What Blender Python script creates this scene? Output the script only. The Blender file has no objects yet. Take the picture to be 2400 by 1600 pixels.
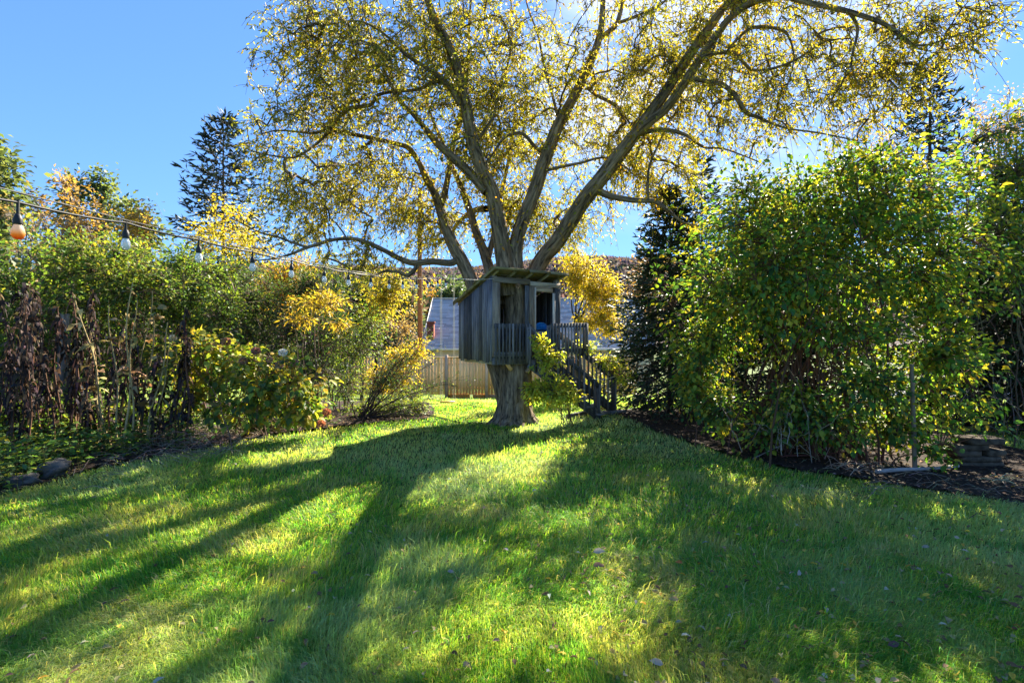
import bpy, math
import numpy as np
from mathutils import Vector, Matrix

RNG = np.random.default_rng(11)
F = 1133.3          # focal length in photograph pixels (17 mm on 36 mm, 2400 px wide)
CH = 1.6            # eye height

scene = bpy.context.scene
COL = scene.collection

# ------------------------------------------------------------------ camera
cam_d = bpy.data.cameras.new("camera")
cam = bpy.data.objects.new("camera", cam_d)
COL.objects.link(cam)
cam.location = (0, 0, CH)
cam.rotation_euler = (math.radians(90), 0, 0)
cam_d.lens = 17.0
cam_d.sensor_width = 36.0
cam_d.clip_start = 0.05
cam_d.clip_end = 3000
scene.camera = cam

# ------------------------------------------------------------------ light
SUN_AZ = math.radians(27.0)      # to the right of the view axis
SUN_EL = math.radians(37.0)
world = bpy.data.worlds.new("World")
scene.world = world
world.use_nodes = True
wn = world.node_tree.nodes
wl = world.node_tree.links
wn.clear()
w_out = wn.new("ShaderNodeOutputWorld")
w_bg = wn.new("ShaderNodeBackground")
w_bg.inputs["Strength"].default_value = 0.079
sky = wn.new("ShaderNodeTexSky")
sky.sky_type = 'NISHITA'
sky.sun_disc = False
sky.sun_elevation = SUN_EL
sky.sun_rotation = SUN_AZ
sky.altitude = 300
sky.air_density = 0.85
sky.dust_density = 0.05
sky.ozone_density = 4.0
# thin wispy cloud over the whole sky
tcw = wn.new("ShaderNodeTexCoord")
mapw = wn.new("ShaderNodeMapping")
mapw.inputs["Scale"].default_value = (1.0, 1.0, 3.2)
mapw.inputs["Location"].default_value = (3.3, 1.2, 0.4)
nzw = wn.new("ShaderNodeTexNoise")
nzw.inputs["Scale"].default_value = 1.7
nzw.inputs["Detail"].default_value = 7.0
nzw.inputs["Roughness"].default_value = 0.55
nzw.inputs["Distortion"].default_value = 0.6
rampw = wn.new("ShaderNodeValToRGB")
rampw.color_ramp.elements[0].position = 0.60
rampw.color_ramp.elements[0].color = (0, 0, 0, 1)
rampw.color_ramp.elements[1].position = 0.80
rampw.color_ramp.elements[1].color = (0.6, 0.6, 0.6, 1)
mixw = wn.new("ShaderNodeMix")
mixw.data_type = 'RGBA'
mixw.inputs[7].default_value = (3.2, 3.35, 3.6, 1)
wl.new(tcw.outputs["Generated"], mapw.inputs["Vector"])
wl.new(mapw.outputs["Vector"], nzw.inputs["Vector"])
wl.new(nzw.outputs["Fac"], rampw.inputs["Fac"])
# a brighter bank of the same cloud lies in front of the sun
dotw = wn.new("ShaderNodeVectorMath"); dotw.operation = 'DOT_PRODUCT'
dotw.inputs[1].default_value = tuple(Vector((.42, 1.0, .62)).normalized())
wl.new(tcw.outputs["Generated"], dotw.inputs[0])
veil = wn.new("ShaderNodeMapRange"); veil.interpolation_type = 'SMOOTHSTEP'
veil.inputs[1].default_value = 0.92; veil.inputs[2].default_value = 0.995
veil.inputs[3].default_value = 0.0; veil.inputs[4].default_value = 1.0
wl.new(dotw.outputs["Value"], veil.inputs[0])
vn = wn.new("ShaderNodeMapRange"); vn.inputs[1].default_value = 0.34; vn.inputs[2].default_value = 0.58
wl.new(nzw.outputs["Fac"], vn.inputs[0])
vm = wn.new("ShaderNodeMath"); vm.operation = 'MULTIPLY'
wl.new(veil.outputs[0], vm.inputs[0]); wl.new(vn.outputs[0], vm.inputs[1])
vx = wn.new("ShaderNodeMath"); vx.operation = 'MAXIMUM'
wl.new(rampw.outputs["Color"], vx.inputs[0]); wl.new(vm.outputs[0], vx.inputs[1])
wl.new(vx.outputs[0], mixw.inputs[0])
lumw = wn.new("ShaderNodeVectorMath"); lumw.operation = 'DOT_PRODUCT'; lumw.inputs[1].default_value = (.06, .2, .02)
wl.new(sky.outputs["Color"], lumw.inputs[0])
adw = wn.new("ShaderNodeMath"); adw.operation = 'ADD'; adw.inputs[1].default_value = 1.0
wl.new(lumw.outputs["Value"], adw.inputs[0])
dvw = wn.new("ShaderNodeMath"); dvw.operation = 'DIVIDE'; dvw.inputs[0].default_value = 1.0
wl.new(adw.outputs[0], dvw.inputs[1])
scw = wn.new("ShaderNodeVectorMath"); scw.operation = 'SCALE'
tnw = wn.new("ShaderNodeVectorMath"); tnw.operation = 'MULTIPLY'; tnw.inputs[1].default_value = (0.76, 0.96, 1.15)
wl.new(sky.outputs["Color"], tnw.inputs[0]); wl.new(tnw.outputs[0], scw.inputs[0]); wl.new(dvw.outputs[0], scw.inputs["Scale"])
wl.new(scw.outputs[0], mixw.inputs[6])
wl.new(mixw.outputs[2], w_bg.inputs["Color"])
wl.new(w_bg.outputs["Background"], w_out.inputs["Surface"])

sun_d = bpy.data.lights.new("sun", 'SUN')
sun_d.energy = 5.0
sun_d.angle = math.radians(0.53)
sun_d.color = (1.0, 0.91, 0.76)
sun = bpy.data.objects.new("sun", sun_d)
COL.objects.link(sun)
SUNV = Vector((math.sin(SUN_AZ) * math.cos(SUN_EL), math.cos(SUN_AZ) * math.cos(SUN_EL), math.sin(SUN_EL)))
sun.rotation_euler = (-SUNV).to_track_quat('-Z', 'Y').to_euler()
sun.location = SUNV * 60

scene.view_settings.view_transform = 'Standard'
scene.view_settings.look = 'None'
scene.view_settings.exposure = 2.4
scene.view_settings.gamma = 1.0
scene.view_settings.use_curve_mapping = False
scene.render.engine = 'CYCLES'
scene.cycles.max_bounces = 8
scene.cycles.diffuse_bounces = 3
scene.cycles.transmission_bounces = 6
scene.cycles.transparent_max_bounces = 8


# ------------------------------------------------------------------ helpers
def P(px, py, D):
    """a point seen at (px, py) in the 2400 x 1600 photograph, D metres deep"""
    return np.array([(px - 1200) / F * D, D, CH + (800 - py) / F * D])


def nrm(a):
    return a / np.maximum(np.linalg.norm(a, axis=-1, keepdims=True), 1e-9)


_G = np.random.default_rng(5).random((64, 64))


def vnoise(x, y, s=0):
    x = np.asarray(x, float) + s * 17.31
    y = np.asarray(y, float) + s * 9.77
    xi = np.floor(x).astype(int); yi = np.floor(y).astype(int)
    fx = x - xi; fy = y - yi
    fx = fx * fx * (3 - 2 * fx); fy = fy * fy * (3 - 2 * fy)
    g = lambda a, b: _G[a % 64, b % 64]
    return (g(xi, yi) * (1 - fx) + g(xi + 1, yi) * fx) * (1 - fy) + (g(xi, yi + 1) * (1 - fx) + g(xi + 1, yi + 1) * fx) * fy


def fbm(x, y, s=0, o=3):
    t = 0; a = 0.5; k = 1
    for i in range(o):
        t = t + a * vnoise(x * k, y * k, s + i * 3); a *= .5; k *= 2.03
    return t / (1 - .5 ** o)


def gz(x, y):
    """ground height"""
    x = np.asarray(x, float); y = np.asarray(y, float)
    t = np.clip(y - 10.0, 0, None)
    z = -0.086 * (np.sqrt(t * t + 1.0) - 1.0)
    z = np.where(y > 21, -0.086 * 10.045 - 0.03 * (np.clip(y, 21, 80) - 21), z)
    z = z + (fbm(x * .35, y * .35, 2) - .5) * 0.09 * np.exp(-((y - 6) / 16) ** 2)
    z = z + 0.11 * np.exp(-(((x - 2.3) / 1.5) ** 2 + ((y - 10.0) / 1.0) ** 2))
    return z


WORLD = {}


class Geo:
    def __init__(s):
        s.v = []; s.q = []; s.t = []; s.c = []; s.tc = []; s.n = 0

    def add(s, v, q=None, t=None, col=(.5, .5, .5), tc=None):
        v = np.asarray(v, float).reshape(-1, 3)
        m = len(v)
        if q is not None and len(q): s.q.append(np.asarray(q, int).reshape(-1, 4) + s.n)
        if t is not None and len(t): s.t.append(np.asarray(t, int).reshape(-1, 3) + s.n)
        c = np.asarray((.5, .5, .5) if col is None else col, float)
        if c.ndim == 1: c = np.broadcast_to(c, (m, 3))
        s.c.append(c); s.v.append(v)
        s.tc.append(v if tc is None else np.asarray(tc, float).reshape(-1, 3))
        s.n += m

    def mesh(s, name, smooth=False):
        me = bpy.data.meshes.new(name)
        v = np.concatenate(s.v).astype(np.float32)
        q = np.concatenate(s.q) if s.q else np.zeros((0, 4), int)
        t = np.concatenate(s.t) if s.t else np.zeros((0, 3), int)
        me.vertices.add(len(v)); me.vertices.foreach_set("co", v.ravel())
        nl = q.size + t.size
        me.loops.add(nl)
        me.loops.foreach_set("vertex_index", np.concatenate([q.ravel(), t.ravel()]).astype(np.int32))
        me.polygons.add(len(q) + len(t))
        ls = np.concatenate([np.arange(len(q)) * 4, q.size + np.arange(len(t)) * 3]).astype(np.int32)
        me.polygons.foreach_set("loop_start", ls)
        if smooth: me.polygons.foreach_set("use_smooth", np.ones(len(ls), bool))
        ca = me.attributes.new("Col", 'FLOAT_COLOR', 'POINT')
        c = np.concatenate(s.c); c = np.concatenate([c, np.ones((len(c), 1))], 1).astype(np.float32)
        ca.data.foreach_set("color", c.ravel())
        ta = me.attributes.new("tc", 'FLOAT_VECTOR', 'POINT')
        ta.data.foreach_set("vector", np.concatenate(s.tc).astype(np.float32).ravel())
        me.update(calc_edges=True)
        return me

    def build(s, name, mat, parent=None, smooth=False, kind=None):
        o = bpy.data.objects.new(name, s.mesh(name, smooth))
        o.data.materials.append(mat)
        link(o, parent)
        if kind: o["kind"] = kind
        return o


def link(o, parent=None, M=None):
    """link o with world matrix M under parent"""
    M = M or Matrix.Identity(4)
    COL.objects.link(o)
    if parent is not None:
        o.parent = parent
        o.matrix_basis = WORLD[parent.name].inverted() @ M
    else:
        o.matrix_basis = M
    WORLD[o.name] = M
    return o


def tag(o, label=None, cat=None, group=None, kind=None):
    if label: o["label"] = label
    if cat: o["category"] = cat
    if group: o["group"] = group
    if kind: o["kind"] = kind
    return o


def thing(name, label, cat, loc=(0, 0, 0), group=None):
    o = bpy.data.objects.new(name, None)
    o.empty_display_size = .2
    link(o, None, Matrix.Translation(Vector([float(a) for a in loc])))
    return tag(o, label, cat, group)


def tubes(g, pts, rad, n=4, col=(.3, .25, .2), rough=0.0, cap=False):
    pts = np.asarray(pts, float); rad = np.asarray(rad, float)
    if pts.ndim == 2: pts = pts[None]; rad = rad[None]
    N, k, _ = pts.shape
    rad = np.broadcast_to(rad, (N, k))
    T = nrm(np.gradient(pts, axis=1))
    d = np.abs(pts[:, -1] - pts[:, 0])
    ref = np.zeros((N, 3)); ref[np.arange(N), np.argmin(d, axis=1)] = 1
    U = nrm(np.cross(T, ref[:, None, :])); V = np.cross(T, U)
    a = np.arange(n) / n * 2 * np.pi
    ca = np.cos(a); sa = np.sin(a)
    ln = np.concatenate([np.zeros((N, 1)), np.cumsum(np.linalg.norm(np.diff(pts, axis=1), axis=2), axis=1)], 1)
    ra = np.repeat(rad[:, :, None], n, 2)
    off = (np.arange(N) * 3.71) % 50
    if rough:
        s1 = vnoise(ca[None, None] * 5 + 9 + off[:, None, None], sa[None, None] * 5 + 9 + ln[:, :, None] * .9, 1)
        s2 = vnoise(ca[None, None] * 11 + 9 + off[:, None, None], sa[None, None] * 11 + 9 + ln[:, :, None] * 2.2, 4)
        rg = (1 - np.abs(s1 * 2 - 1)) * .6 + (1 - np.abs(s2 * 2 - 1)) * .5
        ra = ra * (1 + rough * (rg - .6))
    ring = pts[:, :, None, :] + ra[..., None] * (ca[:, None] * U[:, :, None, :] + sa[:, None] * V[:, :, None, :])
    tc = np.stack([ca * rad[:, :, None], sa * rad[:, :, None], np.repeat(ln[:, :, None], n, 2) + off[:, None, None]], -1)
    idx = np.arange(N * k * n).reshape(N, k, n)
    A = idx[:, :-1]; B = idx[:, 1:]
    q = np.stack([A, np.roll(A, -1, 2), np.roll(B, -1, 2), B], -1).reshape(-1, 4)
    c = np.asarray(col, float)
    if c.ndim == 2: c = np.repeat(c, k * n, 0)
    g.add(ring, q, None, c, tc)
    if cap:
        for e in (0, -1):
            R_ = ring[:, e]
            ctr = R_.mean(1, keepdims=True)
            vv = np.concatenate([R_, ctr], 1)
            ii = np.arange(N)[:, None] * (n + 1)
            b = np.arange(n)
            tt = np.stack([ii + b, ii + (b + 1) % n, np.broadcast_to(ii + n, (N, n))], -1).reshape(-1, 3)
            g.add(vv, None, tt, c if c.ndim == 1 else np.repeat(np.asarray(col, float), n + 1, 0), None)


def leaves(g, pos, ax, nr, L, W, col, six=False, fold=.18, gain=1.35):
    col = np.clip(np.asarray(col, float) * gain, 0, .85)
    """leaf blades: pos base, ax axis, nr face normal"""
    ax = nrm(ax); sd = nrm(np.cross(ax, nr)); nr = np.cross(sd, ax)
    L = np.asarray(L, float)[:, None]; W = np.asarray(W, float)[:, None]
    N = len(pos)
    i = np.arange(N)
    if not six:
        v = np.stack([pos, pos + ax * L * .45 - sd * W * .5 + nr * W * fold, pos + ax * L - nr * L * .08,
                      pos + ax * L * .45 + sd * W * .5 + nr * W * fold], 1)
        g.add(v, i[:, None] * 4 + np.arange(4), None, np.repeat(col, 4, 0))
    else:
        v = np.stack([pos,
                      pos + ax * L * .22 - sd * W * .42 + nr * W * fold, pos + ax * L * .58 - sd * W * .45 + nr * W * fold,
                      pos + ax * L - nr * L * .16,
                      pos + ax * L * .58 + sd * W * .45 + nr * W * fold, pos + ax * L * .22 + sd * W * .42 + nr * W * fold,
                      pos + ax * L * .5 + nr * L * .02], 1)
        b = i[:, None] * 7
        q = np.concatenate([b + np.array([0, 6, 2, 1]), b + np.array([0, 5, 4, 6])])
        t = np.concatenate([b + np.array([6, 3, 2]), b + np.array([6, 4, 3])])
        g.add(v, q, t, np.repeat(col, 7, 0))


def palette(pal, n, rng, jit=.18):
    """pal: list of (rgb, weight)"""
    c = np.array([p[0] for p in pal], float); w = np.array([p[1] for p in pal], float)
    a = c[rng.choice(len(c), n, p=w / w.sum())]
    return np.clip(a * (1 + rng.normal(0, jit, (n, 1))) * (1 + rng.normal(0, jit * .4, (n, 3))), .004, .9)


def catmull(pts, k):
    """resample control rows with a Catmull-Rom curve, k steps per span"""
    p = np.asarray(pts, float)
    p = np.concatenate([[2 * p[0] - p[1]], p, [2 * p[-1] - p[-2]]])
    out = []
    for i in range(1, len(p) - 2):
        t = np.linspace(0, 1, k, endpoint=False)[:, None]
        a, b, c, d = p[i - 1], p[i], p[i + 1], p[i + 2]
        out.append(.5 * (2 * b + (c - a) * t + (2 * a - 5 * b + 4 * c - d) * t ** 2 + (3 * b - a - 3 * c + d) * t ** 3))
    out.append(p[-2][None])
    return np.concatenate(out)


def rdir(n, rng):
    return nrm(rng.normal(0, 1, (n, 3)))


# ------------------------------------------------------------------ materials
def newmat(name):
    m = bpy.data.materials.new(name)
    m.use_nodes = True
    nt = m.node_tree
    nt.nodes.clear()
    out = nt.nodes.new("ShaderNodeOutputMaterial")
    return m, nt.nodes, nt.links, out


def leaf_mat(name, trans=.45, rough=.5, spec=.3, tint=(1.25, 1.2, .55)):
    m, n, l, out = newmat(name)
    at = n.new("ShaderNodeAttribute"); at.attribute_name = "Col"
    pb = n.new("ShaderNodeBsdfPrincipled")
    pb.inputs["Roughness"].default_value = rough
    pb.inputs["Specular IOR Level"].default_value = spec
    tr = n.new("ShaderNodeBsdfTranslucent")
    mul = n.new("ShaderNodeMix"); mul.data_type = 'RGBA'; mul.blend_type = 'MULTIPLY'
    mul.inputs[0].default_value = 1
    mul.inputs[7].default_value = (*tint, 1)
    ms = n.new("ShaderNodeMixShader"); ms.inputs[0].default_value = trans
    l.new(at.outputs["Color"], pb.inputs["Base Color"])
    l.new(at.outputs["Color"], mul.inputs[6])
    l.new(mul.outputs[2], tr.inputs["Color"])
    l.new(pb.outputs[0], ms.inputs[1]); l.new(tr.outputs[0], ms.inputs[2])
    l.new(ms.outputs[0], out.inputs["Surface"])
    return m


def bark_mat(name, ca, cb, scale=9.0, stretch=.18, bump=.6, use_tc=True, moss=None):
    m, n, l, out = newmat(name)
    pb = n.new("ShaderNodeBsdfPrincipled"); pb.inputs["Roughness"].default_value = .9
    pb.inputs["Specular IOR Level"].default_value = .15
    at = n.new("ShaderNodeAttribute"); at.attribute_name = "tc"
    mp = n.new("ShaderNodeMapping"); mp.inputs["Scale"].default_value = (1, 1, stretch)
    nz = n.new("ShaderNodeTexNoise"); nz.inputs["Scale"].default_value = scale; nz.inputs["Detail"].default_value = 8
    nz.inputs["Roughness"].default_value = .65
    n2 = n.new("ShaderNodeTexNoise"); n2.inputs["Scale"].default_value = scale * .3; n2.inputs["Detail"].default_value = 3
    rp = n.new("ShaderNodeValToRGB")
    rp.color_ramp.elements[0].position = .36; rp.color_ramp.elements[0].color = (*ca, 1)
    rp.color_ramp.elements[1].position = .66; rp.color_ramp.elements[1].color = (*cb, 1)
    mx = n.new("ShaderNodeMix"); mx.data_type = 'RGBA'; mx.blend_type = 'MULTIPLY'
    r2 = n.new("ShaderNodeValToRGB")
    r2.color_ramp.elements[0].position = .3; r2.color_ramp.elements[0].color = (.65, .62, .6, 1)
    r2.color_ramp.elements[1].position = .7; r2.color_ramp.elements[1].color = (1.15, 1.12, 1.05, 1)
    mx.inputs[0].default_value = 1
    bp = n.new("ShaderNodeBump"); bp.inputs["Strength"].default_value = bump; bp.inputs["Distance"].default_value = .03
    l.new(at.outputs["Vector"], mp.inputs[0]); l.new(mp.outputs[0], nz.inputs["Vector"]); l.new(mp.outputs[0], n2.inputs["Vector"])
    l.new(nz.outputs["Fac"], rp.inputs[0]); l.new(n2.outputs["Fac"], r2.inputs[0])
    l.new(rp.outputs[0], mx.inputs[6]); l.new(r2.outputs[0], mx.inputs[7])
    l.new(mx.outputs[2], pb.inputs["Base Color"])
    l.new(nz.outputs["Fac"], bp.inputs["Height"]); l.new(bp.outputs[0], pb.inputs["Normal"])
    l.new(pb.outputs[0], out.inputs["Surface"])
    return m


def wood_mat(name, ca, cb, cc, rough=.85, scale=14, moss=None, var=1.0):
    """weathered boards: grain runs along local z, every board its own tone"""
    m, n, l, out = newmat(name)
    pb = n.new("ShaderNodeBsdfPrincipled"); pb.inputs["Roughness"].default_value = rough
    pb.inputs["Specular IOR Level"].default_value = .2
    tc = n.new("ShaderNodeTexCoord"); oi = n.new("ShaderNodeObjectInfo")
    ad = n.new("ShaderNodeVectorMath"); ad.operation = 'MULTIPLY_ADD'
    ad.inputs[1].default_value = (1, 1, .06)
    cx = n.new("ShaderNodeCombineXYZ")
    ml = n.new("ShaderNodeMath"); ml.operation = 'MULTIPLY'; ml.inputs[1].default_value = 37.0
    l.new(oi.outputs["Random"], ml.inputs[0])
    l.new(ml.outputs[0], cx.inputs[0]); l.new(ml.outputs[0], cx.inputs[2])
    l.new(tc.outputs["Object"], ad.inputs[0]); l.new(cx.outputs[0], ad.inputs[2])
    nz = n.new("ShaderNodeTexNoise"); nz.inputs["Scale"].default_value = scale * 2; nz.inputs["Detail"].default_value = 7
    nz.inputs["Roughness"].default_value = .7
    l.new(ad.outputs[0], nz.inputs["Vector"])
    rp = n.new("ShaderNodeValToRGB")
    e = rp.color_ramp.elements
    e[0].position = .32; e[0].color = (*ca, 1)
    e[1].position = .72; e[1].color = (*cc, 1)
    x = e.new(.5); x.color = (*cb, 1)
    l.new(nz.outputs["Fac"], rp.inputs[0])
    # tone per board
    r2 = n.new("ShaderNodeMapRange"); r2.inputs[3].default_value = 1.05 - .55 * var; r2.inputs[4].default_value = 1.05 + .55 * var
    l.new(oi.outputs["Random"], r2.inputs[0])
    hs = n.new("ShaderNodeHueSaturation")
    l.new(rp.outputs[0], hs.inputs["Color"]); l.new(r2.outputs[0], hs.inputs["Value"])
    m2 = n.new("ShaderNodeMath"); m2.operation = 'FRACT'
    m3 = n.new("ShaderNodeMath"); m3.operation = 'MULTIPLY'; m3.inputs[1].default_value = 7.3
    r3 = n.new("ShaderNodeMapRange"); r3.inputs[3].default_value = 1 - .5 * var; r3.inputs[4].default_value = 1 + .25 * var
    l.new(oi.outputs["Random"], m3.inputs[0]); l.new(m3.outputs[0], m2.inputs[0]); l.new(m2.outputs[0], r3.inputs[0])
    l.new(r3.outputs[0], hs.inputs["Saturation"])
    last = hs.outputs[0]
    if moss:
        nm = n.new("ShaderNodeTexNoise"); nm.inputs["Scale"].default_value = 4; nm.inputs["Detail"].default_value = 5
        rm = n.new("ShaderNodeValToRGB"); rm.color_ramp.elements[0].position = .42; rm.color_ramp.elements[1].position = .58
        mm = n.new("ShaderNodeMix"); mm.data_type = 'RGBA'; mm.inputs[7].default_value = (*moss, 1)
        l.new(tc.outputs["Object"], nm.inputs["Vector"]); l.new(nm.outputs["Fac"], rm.inputs[0])
        l.new(rm.outputs[0], mm.inputs[0]); l.new(last, mm.inputs[6]); last = mm.outputs[2]
    l.new(last, pb.inputs["Base Color"])
    bp = n.new("ShaderNodeBump"); bp.inputs["Strength"].default_value = .4; bp.inputs["Distance"].default_value = .006
    l.new(nz.outputs["Fac"], bp.inputs["Height"]); l.new(bp.outputs[0], pb.inputs["Normal"])
    l.new(pb.outputs[0], out.inputs["Surface"])
    return m


def plain_mat(name, col, rough=.6, spec=.4, noise=0.25, scale=8, bump=0.0, metal=0):
    m, n, l, out = newmat(name)
    pb = n.new("ShaderNodeBsdfPrincipled"); pb.inputs["Roughness"].default_value = rough
    pb.inputs["Specular IOR Level"].default_value = spec; pb.inputs["Metallic"].default_value = metal
    tc = n.new("ShaderNodeTexCoord")
    nz = n.new("ShaderNodeTexNoise"); nz.inputs["Scale"].default_value = scale; nz.inputs["Detail"].default_value = 6
    r = n.new("ShaderNodeValToRGB")
    c = np.array(col)
    r.color_ramp.elements[0].position = .3; r.color_ramp.elements[0].color = (*np.clip(c * (1 - noise), 0, 1), 1)
    r.color_ramp.elements[1].position = .7; r.color_ramp.elements[1].color = (*np.clip(c * (1 + noise), 0, 1), 1)
    l.new(tc.outputs["Object"], nz.inputs["Vector"]); l.new(nz.outputs["Fac"], r.inputs[0])
    l.new(r.outputs[0], pb.inputs["Base Color"])
    if bump:
        bp = n.new("ShaderNodeBump"); bp.inputs["Strength"].default_value = bump; bp.inputs["Distance"].default_value = .02
        l.new(nz.outputs["Fac"], bp.inputs["Height"]); l.new(bp.outputs[0], pb.inputs["Normal"])
    l.new(pb.outputs[0], out.inputs["Surface"])
    return m


def attr_mat(name, rough=.85, spec=.2):
    m, n, l, out = newmat(name)
    pb = n.new("ShaderNodeBsdfPrincipled"); pb.inputs["Roughness"].default_value = rough
    pb.inputs["Specular IOR Level"].default_value = spec
    at = n.new("ShaderNodeAttribute"); at.attribute_name = "Col"
    tc = n.new("ShaderNodeTexCoord")
    nz = n.new("ShaderNodeTexNoise"); nz.inputs["Scale"].default_value = 30; nz.inputs["Detail"].default_value = 5
    r = n.new("ShaderNodeMapRange"); r.inputs[3].default_value = .65; r.inputs[4].default_value = 1.35
    hs = n.new("ShaderNodeHueSaturation")
    l.new(tc.outputs["Object"], nz.inputs["Vector"]); l.new(nz.outputs["Fac"], r.inputs[0])
    l.new(at.outputs["Color"], hs.inputs["Color"]); l.new(r.outputs[0], hs.inputs["Value"])
    l.new(hs.outputs[0], pb.inputs["Base Color"]); l.new(pb.outputs[0], out.inputs["Surface"])
    return m


M_LEAF = leaf_mat("leaf", .52, .5, .2, (1.2, 1.12, .42))
M_BIGLEAF = leaf_mat("big_leaf", .5, .48, .22, (1.25, 1.2, .4))
M_NEEDLE = leaf_mat("needle", .12, .6, .2, (1, 1, .7))
M_GRASS = leaf_mat("grass_blade", .52, .5, .14, (1.24, 1.27, .42))
M_DEAD = leaf_mat("dead_leaf", .25, .8, .1, (1.1, 1, .8))
M_STEM = attr_mat("stem")
M_BARK = bark_mat("tree_bark", (.05, .037, .026), (.40, .31, .21), 22, .16, .9)
M_BARK2 = bark_mat("dark_bark", (.03, .024, .02), (.10, .08, .06), 10, .3, .5)
M_GREYWOOD = wood_mat("weathered_board", (.028, .031, .038), (.105, .11, .128), (.24, .245, .26), var=1.3)
M_BROWNWOOD = wood_mat("weathered_frame", (.12, .088, .065), (.36, .285, .21), (.58, .50, .40))
M_RAILWOOD = wood_mat("railing_wood", (.042, .04, .04), (.135, .128, .122), (.26, .25, .24))
M_ROOFWOOD = wood_mat("mossy_roof_board", (.08, .065, .035), (.22, .18, .095), (.36, .30, .16), moss=(.17, .155, .055))
M_FENCE = wood_mat("cedar_picket", (.60, .33, .11), (.84, .51, .21), (.90, .62, .29), scale=6, var=.3)
M_POST = wood_mat("fence_post_wood", (.22, .11, .045), (.40, .22, .10), (.5, .3, .15), scale=6)

# ================================================================== setting
LEFT_EDGE = [(-5.5, -3), (-5.42, 3), (-5.3, 4.7), (-5.2, 5.2), (-5.22, 5.94), (-5.06, 6.47), (-4.8, 6.97), (-4.5, 7.62), (-4.1, 8.2),
             (-3.55, 8.63), (-3.05, 9.06), (-2.3, 9.55), (-1.72, 9.85), (-1.75, 10.8), (-2.1, 13), (-3.0, 17)]
LEFT_BED = LEFT_EDGE + [(-16, 17), (-16, -3)]
RIGHT_BED = [(1.95, 10.25), (2.3, 9.3), (2.72, 7.85), (3.15, 6.6), (3.55, 5.85), (4.05, 5.42), (4.5, 5.0), (4.9, 4.6), (5.6, 4.2), (8.2, 3.6),
             (9, 4.6), (7.2, 6.4), (7.4, 8.0), (7.6, 9.6), (6.4, 11.2), (4.4, 12.2), (2.4, 11.6)]


def inside(x, y, poly):
    x = np.asarray(x); y = np.asarray(y)
    r = np.zeros(x.shape, bool)
    n = len(poly)
    for i in range(n):
        x1, y1 = poly[i]; x2, y2 = poly[(i + 1) % n]
        c = ((y1 > y) != (y2 > y)) & (x < (x2 - x1) * (y - y1) / (y2 - y1 + 1e-12) + x1)
        r ^= c
    return r


def sheet(xs, ys, zf, keep=None, colf=None):
    X, Y = np.meshgrid(xs, ys)
    Z = zf(X, Y)
    v = np.stack([X, Y, Z], -1).reshape(-1, 3)
    nx, ny = len(xs), len(ys)
    i = np.arange(nx * ny).reshape(ny, nx)
    q = np.stack([i[:-1, :-1], i[:-1, 1:], i[1:, 1:], i[1:, :-1]], -1).reshape(-1, 4)
    if keep is not None:
        c = v[q].mean(1)
        q = q[keep(c[:, 0], c[:, 1])]
        u, inv = np.unique(q, return_inverse=True)
        v = v[u]; q = inv.reshape(-1, 4)
    g = Geo()
    g.add(v, q, None, colf(v) if colf else (.1, .1, .05))
    return g


def ground_mat():
    m, n, l, out = newmat("lawn_turf")
    pb = n.new("ShaderNodeBsdfPrincipled"); pb.inputs["Roughness"].default_value = .95
    pb.inputs["Specular IOR Level"].default_value = .1
    tc = n.new("ShaderNodeTexCoord")
    nz = n.new("ShaderNodeTexNoise"); nz.inputs["Scale"].default_value = 2.2; nz.inputs["Detail"].default_value = 8
    n2 = n.new("ShaderNodeTexNoise"); n2.inputs["Scale"].default_value = 60; n2.inputs["Detail"].default_value = 4
    r = n.new("ShaderNodeValToRGB")
    r.color_ramp.elements[0].position = .35; r.color_ramp.elements[0].color = (.05, .09, .018, 1)
    r.color_ramp.elements[1].position = .7; r.color_ramp.elements[1].color = (.13, .17, .045, 1)
    mx = n.new("ShaderNodeMix"); mx.data_type = 'RGBA'; mx.blend_type = 'MULTIPLY'; mx.inputs[0].default_value = .8
    r2 = n.new("ShaderNodeValToRGB")
    r2.color_ramp.elements[0].position = .35; r2.color_ramp.elements[0].color = (.5, .5, .5, 1)
    r2.color_ramp.elements[1].position = .65; r2.color_ramp.elements[1].color = (1.2, 1.2, 1.1, 1)
    l.new(tc.outputs["Object"], nz.inputs["Vector"]); l.new(tc.outputs["Object"], n2.inputs["Vector"])
    l.new(nz.outputs["Fac"], r.inputs[0]); l.new(n2.outputs["Fac"], r2.inputs[0])
    l.new(r.outputs[0], mx.inputs[6]); l.new(r2.outputs[0], mx.inputs[7]); l.new(mx.outputs[2], pb.inputs["Base Color"])
    bp = n.new("ShaderNodeBump"); bp.inputs["Strength"].default_value = .5; bp.inputs["Distance"].default_value = .02
    l.new(n2.outputs["Fac"], bp.inputs["Height"]); l.new(bp.outputs[0], pb.inputs["Normal"])
    l.new(pb.outputs[0], out.inputs["Surface"])
    return m


M_TURF = ground_mat()
M_SOIL = plain_mat("mulch_soil", (.032, .023, .017), .95, .1, .55, 26, .9)
M_ROAD = plain_mat("asphalt", (.20, .20, .205), .9, .2, .15, 30, .3)
M_HILL = plain_mat("wooded_hill", (.10, .075, .07), .95, .1, .4, .06)

far_axis = np.array([30, 40, 55, 75, 100, 140, 190, 260, 360, 520, 800, 1300, 2200.])
xs = np.concatenate([-far_axis[::-1], np.arange(-26, 26.01, .4), far_axis])
ys = np.concatenate([-np.array([400, 120, 40, 18, 10.]), np.arange(-5, 26.01, .35), far_axis])
ground = sheet(xs, ys, gz).build("ground", M_TURF, smooth=True)
ground["kind"] = "structure"

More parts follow.
